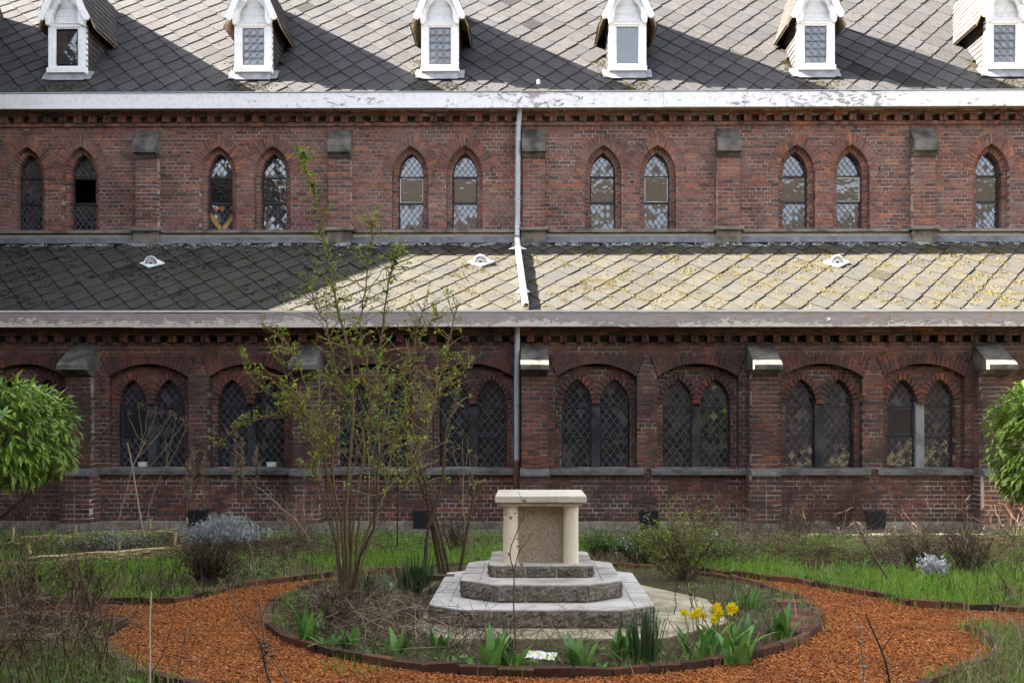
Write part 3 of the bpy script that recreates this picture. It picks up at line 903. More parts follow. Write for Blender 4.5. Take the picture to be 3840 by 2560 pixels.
# ---- dormers -------------------------------------------------------------------
t = NT('dormer_slate'); r = t.attr()
c_ = t.ramp(r, [(0, (.028,.024,.024)), (1, (.062,.055,.052))]); M['slate_dormer'] = t.bsdf(t.mix(t.ramp(t.noise(20, 4), [(.4, 0), (.7, .5)]), c_, (.11,.10,.085)), .85, .2)
M['zinc_dull'] = simple('dull_zinc', (.16,.165,.175), (.30,.30,.31), 7, .7, .2)
def roof_y(z): return YD + (z - OZ_U) / math.tan(P_UP)
def dormer(c, kind):
    d = empty('dormer', (c, YD, OZ_U), parent=church)
    P = M['paint_dormer']; yf = YD - .02
    # body: two corner posts, sill, head, window frame
    fr = MB()
    for s in (-1, 1):
        fr.prism([(c + s*.352, 8.30), (c + s*.352, 9.22), (c + s*.245, 9.22), (c + s*.245, 8.30)][::s], yf, yf + .12, .5, 0, True)
        # kneeler bracket on each post: a block with a hollowed foot
        kn = [(c + s*.375, 9.455), (c + s*.375, 9.30), (c + s*.362, 9.24), (c + s*.352, 9.17), (c + s*.30, 9.17), (c + s*.262, 9.23), (c + s*.25, 9.30), (c + s*.25, 9.455)]
        fr.prism(kn[::-s], yf - .10, yf + .02, .5, 0, True)
    fr.box(c - .36, c + .36, yf - .06, yf + .14, 8.285, 8.375, .5)
    fr.box(c - .245, c + .245, yf + .002, yf + .10, 9.165, 9.235, .5)
    fr.box(c - .245, c + .245, yf - .012, yf + .012, 9.225, 9.245, .5)
    for s in (-1, 1): fr.box(*sorted((c + s*.245, c + s*.206)), yf + .015, yf + .09, 8.376, 9.164, .5)
    fr.box(c - .206, c + .206, yf + .015, yf + .09, 8.376, 8.432, .5); fr.box(c - .206, c + .206, yf + .015, yf + .09, 9.135, 9.164, .5)
    # boarded gable
    for i in range(5):
        z0, z1 = 9.246 + i * .155, 9.246 + (i + 1) * .155 - .004
        h0 = min(.30, (10.40 - z0) / 2.36); h1 = min(.30, (10.40 - z1) / 2.36)
        if h1 > .02: fr.prism([(c - h0, z0), (c + h0, z0), (c + h1, z1), (c - h1, z1)], yf + .10, yf + .12, .5, 0, True)
    obj('front_frame', fr, P, d)
    # cusped gable board
    cb = MB()
    inner = [(.235 * math.cos(a), 9.40 + .235 * math.sin(a)) for a in np.linspace(0, 1.12, 8)]
    cx1, cz1 = inner[-1]
    inner += [(max(.002, .15 * math.cos(a)), 9.775 + .15 * math.sin(a)) for a in np.linspace(-.72, math.pi / 2, 9)]
    outer = [(.375 * (1 - k / 16) + .02, 9.42 + (10.36 - 9.42) * k / 16) for k in range(17)]
    for s in (-1, 1):
        for i in range(16):
            q = [inner[i], outer[i], outer[i+1], inner[i+1]]
            poly = [(c + s * x, z) for x, z in q]
            cb.prism(poly if s > 0 else poly[::-1], yf - .035, yf + .03, .5, 0, True)
    obj('gable_board', cb, P, d)
    bb = MB()
    for s in (-1, 1):
        lo = np.array((.487, 9.29)); hi = np.array((0.0, 10.44)); dr = (hi - lo) / np.linalg.norm(hi - lo); nn = np.array((-dr[1], dr[0]))
        foot = [lo, lo + nn * .05 - dr * .035, lo + nn * .095 - dr * .02, lo + nn * .118 + dr * .04]
        poly = [tuple(hi)] + [tuple(p) for p in foot] + [tuple((0.0, 10.44 - .118 / dr[0] * -1 * -1 if False else 10.16))]
        poly = [(c + s * x, z) for x, z in poly]
        bb.prism(poly[::-1] if s > 0 else poly, YD - .17, YD - .125, .5, 0, True)
    obj('bargeboard', bb, P, d)
    # steep little roof, slated in courses
    rf, sl = MB(), MB()
    for s in (-1, 1):
        top, eav = (c, 10.44), (c + s * .548, 9.145)
        n = 9
        def pt(tt, dz=0.0): return (top[0] + (eav[0] - top[0]) * tt, top[1] + (eav[1] - top[1]) * tt + dz)
        a, b = pt(0), pt(1)
        rf.add([(a[0], YD - .16, a[1] - .03), (b[0], YD - .03, b[1] - .0), (b[0], roof_y(b[1]) + .05, b[1]), (a[0], roof_y(a[1]) + .05, a[1] - .03),
                (a[0], YD - .16, a[1] - .055), (b[0] - s*.02, YD - .03, b[1] - .03), (b[0] - s*.02, roof_y(b[1]) + .05, b[1] - .03), (a[0], roof_y(a[1]) + .05, a[1] - .055)],
               [(0, 1, 2, 3), (4, 7, 6, 5), (0, 4, 5, 1), (1, 5, 6, 2)], .5)
        nx = s * .92; nz = .39
        for i in range(n):
            t0, t1 = i / n, (i + 1.06) / n
            a, b = pt(t0), pt(t1); off0, off1 = .004, .016
            ye = roof_y(b[1]) + .03; y = YD - (.165 if t1 < .86 else .02); k = 0
            while y < ye:
                y2 = min(y + RNG.uniform(.13, .17), ye)
                sl.add([(a[0] + nx*off0, y, a[1] + nz*off0), (b[0] + nx*off1, y, b[1] + nz*off1), (b[0] + nx*off1, y2 - .004, b[1] + nz*off1), (a[0] + nx*off0, y2 - .004, a[1] + nz*off0), (b[0], y, b[1]), (b[0], y2 - .004, b[1])],
                       [(0, 1, 2, 3), (1, 4, 5, 2)], float(RNG.random()))
                y = y2
        # cheek, hung with small slates
        ck = [(YD, 8.20), (YD, 9.45), (roof_y(9.45) + .03, 9.45), (roof_y(8.2) + .03, 8.20)]
        rf.add([(c + s * .335, y, z) for y, z in ck], [(0, 1, 2, 3)], .5)
        z = 8.22
        while z < 9.42:
            z2 = z + .105; y = YD + .005; ye = roof_y(z2) + .02
            while y < ye:
                y2 = min(y + RNG.uniform(.12, .17), ye + .02)
                x_lo, x_hi = c + s * .356, c + s * .340
                sl.add([(x_lo, y, z), (x_lo, y2 - .004, z), (x_hi, y2 - .004, z2 + .008), (x_hi, y, z2 + .008), (c + s*.335, y, z), (c + s*.335, y2 - .004, z)], [(0, 1, 2, 3), (0, 4, 5, 1)], float(RNG.random()))
                y = y2
            z = z2
        # rafter ends under the eave
        for k in range(3):
            y = YD + .1 + k * .28
            rf.tube([(c + s * .34, y, 9.52), (c + s * .455, y, 9.30)], [.03, .03], 6, .5, 0, True)
    obj('roof_boards', rf, M['eave_wood'], d); obj('roof_slates', sl, M['slate_dormer'], d, kind='stuff')
    # zinc apron at the foot
    ap = MB(); ca = math.cos(P_UP)
    def on(s_, h): return (OY_U + s_ * ca - h * ca, OZ_U + s_ * ca + h * ca)
    ap.prismx([(YD - .05, 8.284), (YD - .055, 8.24), on(-.09, .05), on(-.09, .04), on(.2, .04)][::-1], c - .345, c + .345)
    for s in (-1, 1): ap.prismx([on(.22, .07), on(-.055, .05), on(-.055, .04), on(.22, .04)][::-1], *sorted((c + s * .347, c + s * .46)))
    obj('zinc_apron', ap, M['zinc_dull'], d)
    # window
    y = yf + .05; ld, pn = MB(), MB()
    rc = rectp(c - .206, c + .206, 8.432, 9.135)
    if kind == 'leaded':
        pl = []; lattice(rc, c, 8.50, .137, .1405, y, ld, pl, .012, .035)
        for i in range(1, 5): bar(ld, (c - .215, 8.432 + .1405 * i), (c + .215, 8.432 + .1405 * i), .006, y - .03, y - .016)
        for q in pl: pane_mesh(pn, (q[0], q[1], q[2], q[3], [.3, .75, .83, .93, .83][int(RNG.integers(0, 5))], q[5]))
    elif kind == 'plain':
        pn.add([(p[0], y, p[1]) for p in rc], [(0, 1, 2, 3)], .83)
    else:                                # the vent sash hangs open, tilted out at the foot
        ld.box(c - .206, c + .206, y + .02, y + .03, 8.432, 9.135, .5)
        outline = rectp(c - .19, c + .19, 8.45, 9.12)
        n = len(outline)
        for i in range(n): bar(ld, outline[i], outline[(i + 1) % n], .02, y - .03, y - .012)
        pn.add([(c - .19, y - .06, 8.46), (c + .19, y - .03, 8.46), (c + .19, y - .012, 9.12), (c - .19, y - .012, 9.12)], [(0, 1, 2, 3)], .2)
    if ld.v: obj('window_bars', ld, M['came'] if kind != 'open' else M['black'], d)
    obj('window_glass', pn, M['glass'], d)
for c in DORM:
    k = round((c - BX) / BAY - .5)
    if -12 < c < 12: dormer(c, 'plain' if k == 0 else 'open' if k == -3 else 'leaded')

# ---- downpipe: from the nave gutter, over the aisle roof, to the ground -----------------------------------
XPU = at(1943, 600, Y2 - .12)[0]
dp = empty('downpipe', (XPU, Y2, 0), parent=church)
zr = lambda y: OZ_L + (y - OY_L) * math.tan(P_LO)
m = MB(); m.tube([(XPU + .03, Y2 - .20, 7.36), (XPU + .02, Y2 - .17, 7.22), (XPU, Y2 - .15, 7.0), (XPU - .01, Y2 - .15, 5.35), (XPU - .015, Y2 - .20, 5.14), (XPU - .02, Y2 - .27, 5.03)], .045, 12, .5)
obj('upper_pipe', m, M['zinc'], dp)
for z in (7.10, 6.80, 5.75, 5.30):
    m = MB(); m.tube([(XPU - .004, Y2 - .15, z - .018), (XPU - .004, Y2 - .15, z + .018)], .053, 12, .5, 0, True); obj('pipe_collar', m, M['zinc'], dp)
m = MB(); a = np.array((XPU - .02, Y2 - .25, zr(Y2 - .25) + .12)); e = at(1972, 1164, Y1 - .16); e[2] = zr(e[1]) + .12
pts = [a + (0, .03, .04), a] + [a + (e - a) * t_ for t_ in (.33, .66, 1)]
m.tube(pts, .05, 12, .5); obj('roof_pipe', m, M['pipe_white'], dp)
for t_, dx in ((.06, .17), (.72, .12)):
    m = MB(); q = a + (e - a) * t_
    h = .03
    m.add([(q[0] - dx, q[1] - .06, zr(q[1] - .06) + h), (q[0] - .05, q[1] + .02, zr(q[1] + .02) + h + .03), (q[0] + .05, q[1] + .02, zr(q[1] + .02) + h + .03), (q[0] + dx, q[1] - .06, zr(q[1] - .06) + h), (q[0] + .05, q[1] - .10, zr(q[1] - .1) + h + .02), (q[0] - .05, q[1] - .10, zr(q[1] - .1) + h + .02)], [(0, 1, 5), (1, 2, 4, 5), (2, 3, 4)], .5)
    obj('pipe_saddle', m, M['pipe_white'], dp)
xl = at(1939, 1500, Y1 - .12)[0]
m = MB(); m.tube([(xl, Y1 - .15, 3.16), (xl, Y1 - .12, 3.0), (xl - .005, Y1 - .12, 2.0), (xl - .005, Y1 - .12, 1.07)], .043, 12, .5); obj('lower_pipe', m, M['zinc'], dp)
for z in (2.62, 1.98):
    m = MB(); m.tube([(xl, Y1 - .12, z - .02), (xl, Y1 - .12, z + .02)], .051, 12, .5, 0, True); obj('pipe_collar', m, M['zinc'], dp)
m = MB(); m.tube([(xl - .005, Y1 - .12, 1.09), (xl - .005, Y1 - .12, .0)], .046, 12, .5, 0, True)
for z in (1.07, .82): m.tube([(xl - .005, Y1 - .12, z - .025), (xl - .005, Y1 - .12, z + .025)], .057, 12, .5, 0, True)
obj('rusty_foot', m, M['rust'], dp)

# ---- roof vents, plinth, hatches -----------------------------------------------------------------
def vent(u, v):
    d = ray(u, v); # meet the aisle roof plane
    tn = math.tan(P_LO); tt = (OZ_L - EYE - OY_L * tn) / (d[2] - d[1] * tn); p = np.array((0, 0, EYE)) + d * tt
    o = empty('roof_vent', p, parent=church)
    ca, sa = math.cos(P_LO), math.sin(P_LO)
    ux, us_, un = np.array((1, 0, 0)), np.array((0, ca, sa)), np.array((0, -sa, ca))
    m = MB(); q = [(-.22, 0), (0, -.20), (.22, 0), (0, .20)]
    m.add([p + ux*a + us_*b + un*.05 for a, b in q] + [p + ux*a + us_*b + un*.03 for a, b in q], [(0, 1, 2, 3), (0, 4, 5, 1), (1, 5, 6, 2)], .5)
    obj('base_plate', m, M['plastic_white'], o)
    m = MB(); A = np.linspace(0, math.pi, 11); fy = p + us_ * -.05 + un * .05
    front = [fy + ux * .115 * math.cos(a) + np.array((0, 0, 1)) * .125 * math.sin(a) for a in A]
    apex = p + us_ * .17 + un * .055
    hood = [f + (0, -.03, .0) for f in front]
    m.add(hood + [apex], [(i, i + 1, 11) for i in range(10)], .5)
    obj('hood', m, M['plastic_white'], o, smooth=True)
    m = MB(); m.add(front, [tuple(range(11))], .5); obj('opening', m, M['black'], o)
    m = MB()
    for i in range(11):
        f = front[i] + (0, -.012, 0); b0 = fy + (0, -.012, 0) + (f - fy - (0, -.012, 0)) * .25
        if i % 2 == 0 or True: m.tube([b0, f], [.004, .008], 4)
    m.tube([f + (0, -.012, 0) for f in front], .012, 4); obj('fan_grille', m, M['plastic_white'], o)
for u, v in ((572, 995), (1803, 990), (3135, 992)): vent(u, v)
m = MB(); m.tube([at(2020, 316, Y2 + .15), at(2020, 300, Y2 + .15)], .03, 8, .5, 0, True); obj('roof_stub_pipe', m, M['zinc'], church, origin=at(2020, 316, Y2 + .15))
for k in range(-4, 3):
    xa, xb = BX + BAY * k, BX + BAY * (k + 1)
    m = MB(); m.prismx([(Y1 - .075, -.05), (Y1 - .06, .115), (Y1 - .02, .132), (Y1 + .05, .132), (Y1 + .05, -.05)][::-1], max(XL, xa + .003), min(XR, xb - .003))
    obj('plinth_stone', m, M['plinth'], church, origin=(xa, Y1, 0))
    m = MB(); m.box(xa - .27, xa + .27, Y1 - .47, Y1 + .0, -.05, .128, .5); obj('plinth_block', m, M['plinth'], church, origin=(xa, Y1, 0))
    xh = xa + (2430 - 2004) / 239.0
    if XL < xh < XR:
        m = MB(); m.box(xh - .145, xh + .145, Y1 - .10, Y1 - .07, -.04, .285, .5); m.box(xh - .155, xh + .155, Y1 - .085, Y1 - .005, .27, .295, .5)
        obj('black_hatch', m, M['black'], church, origin=(xh, Y1, 0))
# end walls close the church off
m = MB()
for x in (-10.1, 9.7): m.prism([(x, 0), (x + .3, 0), (x + .3, 3.2), (x, 3.2)], Y1 + .02, Y2 + .1, .4, 0, True)
obj('end_wall', m, M['brick_low'], church)
t = NT('far_wall'); M['far_wall'] = t.bsdf(t.ramp(t.noise(2, 4), [(.3, (.05,.041,.04)), (.7, (.105,.085,.08))]), .95, .1)
# ------------------------------------------------------------------ the other sides of the courtyard (unseen: left blocks shaped to throw shade, opposite range shows in the glass)
t = NT('far_roof'); c1 = t.n('ShaderNodeTexVoronoi', {'distance': 'CHEBYCHEV'}, Vector=t.n('ShaderNodeVectorRotate', {'rotation_type': 'AXIS_ANGLE'}, Vector=t.pos, Axis=(0, 0, 1), Angle=.785).outputs[0], Scale=2.4, Randomness=.0).outputs['Distance']
M['far_roof'] = t.bsdf(t.mix(t.ramp(c1, [(.34, 0), (.44, .95)]), t.ramp(t.noise(8, 4), [(.3, (.07,.056,.042)), (.7, (.12,.095,.068))]), (.03,.025,.02)), .9, .2)
def block(name, x0, x1, y0, y1, eave, ridge, along, label):
    b = empty(name, ((x0 + x1) / 2, (y0 + y1) / 2, 0), label, 'building')
    m = MB(); m.box(x0, x1, y0, y1, 0, eave, .45); obj('wall', m, M['far_wall'], b)
    m = MB()
    if along == 'y':
        xm = (x0 + x1) / 2
        m.add([(x0 - .3, y0, eave), (xm, y0, ridge), (x1 + .3, y0, eave), (x0 - .3, y1, eave), (xm, y1, ridge), (x1 + .3, y1, eave)], [(0, 2, 1), (3, 4, 5), (1, 2, 5, 4), (0, 1, 4, 3), (0, 3, 5, 2)], .5)
    else:
        ym = (y0 + y1) / 2
        m.add([(x0, y0 - .3, eave), (x0, ym, ridge), (x0, y1 + .3, eave), (x1, y0 - .3, eave), (x1, ym, ridge), (x1, y1 + .3, eave)], [(0, 1, 2), (3, 5, 4), (1, 4, 5, 2), (0, 3, 4, 1), (0, 2, 5, 3)], .5)
    obj('roof', m, M['far_roof'], b)
    m = MB()
    if along == 'x':
        for k in range(int((x1 - x0) / 3.5)):
            x = x0 + 1.7 + k * 3.5
            m.box(x - .35, x + .35, y1 + .5, y1 - 1.5, eave + .4, eave + 1.7, .5)
        obj('dormer_boxes', m, M['paint_dormer'], b)
    return b
block('shading_wing', -14.6, -9.2, -6.0, 15.74, 8.2, 13.6, 'y', 'tall unseen brick wing left of the garden, shaped to shade it')  # unseen wing, height and length set so its shadow covers the garden
block('opposite_range', -30.0, 30.0, -14.0, -5.0, 7.6, 12.9, 'x', 'brick range behind the viewer, mirrored in the clerestory windows')
# unseen gabled block, its profile drawn to throw the slanting shadow edge on the slates
b = empty('shading_gable', (-12.6, 18.5, 0), 'unseen gabled block beyond the left edge, shaped to shade the left roof slates', 'building')
m = MB(); m.prismx([(15.94, 0), (15.94, 8.26), (18.95, 11.95), (20.7, 10.2), (22.4, 7.8), (22.4, 0)][::-1], -14.6, -11.0); obj('shading_gable_body', m, M['far_wall'], b)
# ------------------------------------------------------------------ ground, gravel walk, paving
def ground_mat():
    t = NT('garden_soil'); n = t.noise(5, 5, .7); f = t.noise(60, 4, .75)
    col = t.ramp(f, [(.3, (.040,.029,.019)), (.55, (.095,.070,.046)), (.75, (.20,.155,.105))])
    col = t.mix(t.ramp(n, [(.45, 0), (.65, .8)]), col, (.085,.115,.025))
    return t.bsdf(col, .97, .1, t.bump(t.math('ADD', f, n), .03, 1))
M['soil'] = ground_mat()
m = MB(); m.add([(-60, -40, 0), (60, -40, 0), (60, 80, 0), (-60, 80, 0)], [(0, 1, 2, 3)])
obj('ground', m, M['soil'], None, kind='structure', label='garden soil under the planting and grass')
t = NT('crushed_brick'); r = t.attr(); f = t.noise(80, 3, .7)
c_ = t.ramp(r, [(0, (.12,.038,.014)), (.25, (.28,.085,.021)), (.6, (.42,.142,.032)), (.9, (.53,.21,.062)), (.985, (.56,.27,.13)), (1, (.62,.55,.45))])
c_ = t.mix(t.ramp(t.noise(1.6, 5, .65), [(.44, 0), (.68, .55)]), c_, (.19,.075,.034))
M['gravel'] = t.bsdf(t.mix(t.ramp(f, [(.35, .5), (.6, 0)]), c_, (.13,.04,.015)), .9, .2)
t = NT('gravel_bed'); f = t.noise(70, 4, .75); M['gravel_bed'] = t.bsdf(t.ramp(f, [(.35, (.16,.045,.012)), (.65, (.40,.125,.03))]), .95, .1, t.bump(f, .02, 1))
M['paving'] = stone_mat('grey_paving', (.13,.12,.10), (.24,.22,.18), (.07,.07,.05), .4, .6, .5)
M['concrete'] = stone_mat('pale_concrete', (.36,.31,.20), (.52,.45,.31), (.17,.14,.09), .44, .64, .6)
def edge_mat():
    t = NT('edging_brick'); r = t.attr(); n = t.noise(25, 4, .7)
    c = t.ramp(r, [(0, (.045,.022,.016)), (.5, (.095,.040,.026)), (1, (.16,.065,.038))])
    c = t.mix(t.ramp(t.noise(5, 4, .65), [(.5, 0), (.68, .6)]), c, (.06,.05,.018))
    return t.bsdf(t.mix(t.ramp(n, [(.55, 0), (.75, .5)]), c, (.24,.15,.10)), .9, .2, t.bump(n, .006, .8))
M['edge_brick'] = edge_mat()

PATH_PX = [(-250, 2285), (413, 2271), (649, 2268), (918, 2205), (1062, 2188), (1280, 2165), (1500, 2148), (1739, 2136), (2000, 2130), (2400, 2138), (2600, 2148), (2761, 2165), (2864, 2180), (3008, 2194), (3105, 2214), (3318, 2251), (3421, 2280), (3639, 2294), (4100, 2312),
           (4100, 2345), (3619, 2366), (3679, 2386), (3708, 2412), (3742, 2446), (3748, 2469), (3708, 2498), (3622, 2532), (3565, 2555), (3300, 2640), (2800, 2720), (2000, 2750), (1200, 2710), (760, 2610), (517, 2544), (459, 2504), (413, 2481), (370, 2452), (373, 2430), (385, 2400), (453, 2360), (356, 2352), (-250, 2345)]
PATH = np.array([gr(u, v)[:2] for u, v in PATH_PX])
BED_C, BED_R = np.array((.10, 8.92)), 2.56
def in_poly(P, poly):
    x, y = P[:, 0], P[:, 1]; c = np.zeros(len(P), bool)
    j = len(poly) - 1
    for i in range(len(poly)):
        xi, yi = poly[i]; xj, yj = poly[j]
        c ^= ((yi > y) != (yj > y)) & (x < (xj - xi) * (y - yi) / (yj - yi + 1e-12) + xi); j = i
    return c
BED_K = .925                                    # the bed is a little narrower than deep
def bed_dist(P): return np.hypot((P[:, 0] - BED_C[0]) / BED_K, P[:, 1] - BED_C[1])
from mathutils.geometry import tessellate_polygon
tri = tessellate_polygon([[Vector((p[0], p[1], 0)) for p in PATH]])
m = MB(); m.add([(p[0], p[1], .004) for p in PATH], [tuple(f) for f in tri]); 
path = obj('gravel_path', m, M['gravel_bed'], None, kind='structure', label='rust orange crushed brick walk curving round the altar bed')
def chips(n, smin, smax):
    P = RNG.uniform((-6.5, 5.9), (6.5, 11.6), (n * 4, 2)); P = P[in_poly(P, PATH) & (bed_dist(P) > BED_R + .03)]
    keep = RNG.random(len(P)) < np.clip(1.25 - (P[:, 1] - 6) * .13, .25, 1)
    P = P[keep][:n]; N = len(P)
    base = np.array([(-1,-1,-1),(1,-1,-1),(1,1,-1),(-1,1,-1),(-1,-1,1),(1,-1,1),(1,1,1),(-1,1,1)], float)
    s = RNG.uniform(smin, smax, (N, 1, 1)) * np.stack([np.ones(N), RNG.uniform(.5, .9, N), RNG.uniform(.3, .6, N)], 1)[:, None, :]
    V = base[None] * RNG.uniform(.55, 1.1, (N, 8, 3)) * s
    a = RNG.uniform(0, 6.28, N); tl = RNG.normal(0, .35, N)
    ca, sa, ct, st = np.cos(a)[:, None], np.sin(a)[:, None], np.cos(tl)[:, None], np.sin(tl)[:, None]
    x, y, z = V[..., 0], V[..., 1], V[..., 2]
    x, z = x * ct - z * st, x * st + z * ct
    x, y = x * ca - y * sa, x * sa + y * ca
    V = np.stack([x + P[:, :1], y + P[:, 1:], z + .010 + RNG.uniform(0, .012, (N, 1))], -1)
    mb = MB(); mb.bulk(V, [(4,5,6,7),(0,1,5,4),(1,2,6,5),(2,3,7,6),(3,0,4,7)], np.clip(RNG.beta(2, 1.8, N), 0, 1)); return mb
obj('gravel_chips', chips(95000, .005, .0135), M['gravel'], path, kind='stuff')

# worn paving along the foot of the church
pv = MB(); pv.box(-9, 9, 14.35, Y1 + .1, -.05, .012); pave = obj('paving_strip', pv, M['mortar'], None, kind='structure', label='strip of worn grey paving along the church wall')
x = -8.9
vs = []
while x < 8.8:
    for (ya, yb) in ((14.37, 14.92), (14.94, 15.50)):
        w = .60; mm = MB(); z = .022 + RNG.normal(0, .003)
        mm.box(x, x + w - .012, ya, yb - .012, .0, z, .5); obj('paving_slab', mm, M['paving'], pave, origin=(x, ya, 0))
    x += .60

# ------------------------------------------------------------------ round bed with brick edging
def disc(c, R, z0, z1, n=48, mound=0.0):
    mb = MB(); ring = [(c[0] + BED_K * R * math.cos(a), c[1] + R * math.sin(a), z0) for a in np.linspace(0, 2 * math.pi, n, endpoint=False)]
    ring2 = [(c[0] + BED_K * R * .8 * math.cos(a), c[1] + R * .8 * math.sin(a), z1) for a in np.linspace(0, 2 * math.pi, n, endpoint=False)]
    mb.add(ring + ring2 + [(c[0], c[1], z1 + mound)], [(i, (i + 1) % n, n + (i + 1) % n, n + i) for i in range(n)] + [(n + i, n + (i + 1) % n, 2 * n) for i in range(n)]); return mb
obj('bed_soil', disc(BED_C, BED_R, .030, .045), M['soil'], None, kind='structure', label='dark soil of the round bed under the altar')
BRV = []
for i in range(10):
    mb = MB(); L, W_, H = .118, .030, .05
    mb.box(-L, L, -W_, W_, -H, H, i / 9); v = mb.v[0]; v += RNG.normal(0, .0025, v.shape)
    v *= (1, 1, 1)
    BRV.append(_mesh('brick', mb, M['edge_brick'], (0, 0, 0)))
def edge_run(name, pts, label, parentpos=None, closed=False, pitch=.243, zc=.020, flip=0.0):
    pts = [np.array(p[:2]) for p in pts]
    e = empty(name, (*pts[0], 0), label, 'edging', 'brick edgings of the walk')
    if closed: pts = pts + [pts[0]]
    seg = [np.linalg.norm(b - a) for a, b in zip(pts[:-1], pts[1:])]; tot = sum(seg); n = max(1, int(tot / pitch)); step = tot / n
    for k in range(n):
        d = (k + .5) * step; i = 0
        while d > seg[i] and i < len(seg) - 1: d -= seg[i]; i += 1
        a, b = pts[i], pts[i + 1]; p = a + (b - a) * min(1, d / seg[i]); ang = math.atan2(*(b - a)[::-1])
        o = bpy.data.objects.new('brick', BRV[int(RNG.integers(0, 10))])
        link(o, e, (p[0] + RNG.normal(0, .005), p[1] + RNG.normal(0, .005), zc + RNG.normal(0, .006)))
        o.rotation_euler = (RNG.normal(0, .05), RNG.normal(0, .025), ang + RNG.normal(0, .035)); o.scale = (step / .243, 1, 1)
    return e
edge_run('brick_edging', [BED_C + BED_R * np.array((BED_K * math.cos(a), math.sin(a))) for a in np.linspace(0, 2 * math.pi, 70, endpoint=False)], 'ring of dark bricks edging the round bed about the altar', closed=True)
G2 = lambda L: [gr(u, v)[:2] for u, v in L]
edge_run('brick_edging', G2(PATH_PX[0:7]), 'brick edging along the grass left of the walk, behind the rose')
edge_run('brick_edging', G2(PATH_PX[10:19]), 'brick edging along the grass behind the walk, right of altar')
edge_run('brick_edging', G2(PATH_PX[20:29]), 'curved brick edging at the bottom right corner of the walk')
edge_run('brick_edging', G2(PATH_PX[32:42])[::-1], 'curved brick edging in the weeds at bottom left')
# a few flat bricks paving the right rim of the bed
e = empty('brick_paving_patch', gr(3000, 2330), 'short strip of flat reddish bricks at the right rim of bed', 'paving')
for k, a in enumerate(np.linspace(-.60, .0, 14)):
    p = BED_C + (BED_R - .165) * np.array((BED_K * math.cos(a), math.sin(a)))
    o = bpy.data.objects.new('brick', BRV[(k * 3) % 10]); link(o, e, (p[0], p[1], .034 + RNG.normal(0, .003))); o.rotation_euler = (math.pi / 2, 0, a + RNG.normal(0, .03))

# ------------------------------------------------------------------ stone altar on three steps
t = NT('weathered_granite'); f = t.noise(38, 5, .75); z = t.geo.outputs['Normal']; nz = t.sep(z)[2]
dark = t.ramp(f, [(.30, (.055,.046,.035)), (.50, (.23,.195,.155)), (.75, (.48,.425,.355))])
dark = t.mix(t.ramp(t.noise(6, 4, .7), [(.48, 0), (.68, .5)]), dark, (.095,.080,.045))
M['rock_face'] = t.bsdf(dark, .95, .15, t.bump(t.math('ADD', f, t.math('MULTIPLY', t.noise(9, 4, .6), 1.5)), .03, 1))
M['tread'] = stone_mat('step_tread', (.46,.415,.36), (.61,.565,.50), (.28,.24,.19), .46, .70, .3)
M['altar_stone'] = stone_mat('altar_limestone', (.72,.61,.44), (.82,.72,.54), (.54,.41,.26), .55, .78)
M['altar_slab'] = stone_mat('altar_slab_stone', (.54,.47,.36), (.68,.61,.49), (.38,.31,.21), .5, .7)
t = NT('pebble_panel'); v1 = t.vor(150); c_ = t.ramp(t.n('ShaderNodeSeparateColor', i0=v1.outputs['Color']).outputs[0], [(0, (.32,.22,.13)), (.4, (.56,.44,.29)), (.75, (.68,.58,.43)), (1, (.78,.70,.58))])
M['pebble'] = t.bsdf(t.mix(t.ramp(v1.outputs['Distance'], [(.45, 0), (.7, .7)]), c_, (.28,.205,.13)), .8, .3, t.bump(t.ramp(v1.outputs['Distance'], [(.1, 1), (.6, 0)]), .008, 1))
AX = .097
altar = empty('stone_altar', (AX, 8.77, 0), 'pale stone altar with two columns on three octagonal granite steps', 'altar')
def octa(hx, y0, y1, ch, chy=None):
    chy = chy or ch
    return [(AX - hx + ch, y0), (AX + hx - ch, y0), (AX + hx, y0 + chy), (AX + hx, y1 - chy), (AX + hx - ch, y1), (AX - hx + ch, y1), (AX - hx, y1 - chy), (AX - hx, y0 + chy)]
def rock_block(mb, a, b, z0, z1, inward, depth=.10, nx=11, nz=6, amp=.020):
    """a rough-hewn face between two plan points"""
    a = np.array(a); b = np.array(b); d = (b - a) / np.linalg.norm(b - a); out = np.array((d[1], -d[0]))
    V = []
    for j in range(nz + 1):
        for i in range(nx + 1):
            q = a + (b - a) * i / nx; edge = i in (0, nx) or j in (0, nz)
            k = (-.004 if edge else RNG.uniform(-.1, 1) * amp)
            V.append((q[0] + out[0] * k, q[1] + out[1] * k, z0 + (z1 - z0) * j / nz))
    n0 = len(V)
    fs = [(j*(nx+1)+i, j*(nx+1)+i+1, (j+1)*(nx+1)+i+1, (j+1)*(nx+1)+i) for j in range(nz) for i in range(nx)]
    q = [a - out * depth, b - out * depth]
    V += [(a[0], a[1], z1), (b[0], b[1], z1), (q[1][0], q[1][1], z1), (q[0][0], q[0][1], z1), (a[0], a[1], z0), (b[0], b[1], z0), (q[1][0], q[1][1], z0), (q[0][0], q[0][1], z0)]
    fs += [(n0, n0+1, n0+2, n0+3), (n0, n0+3, n0+7, n0+4), (n0+1, n0+5, n0+6, n0+2)]
    mb.add(V, fs)
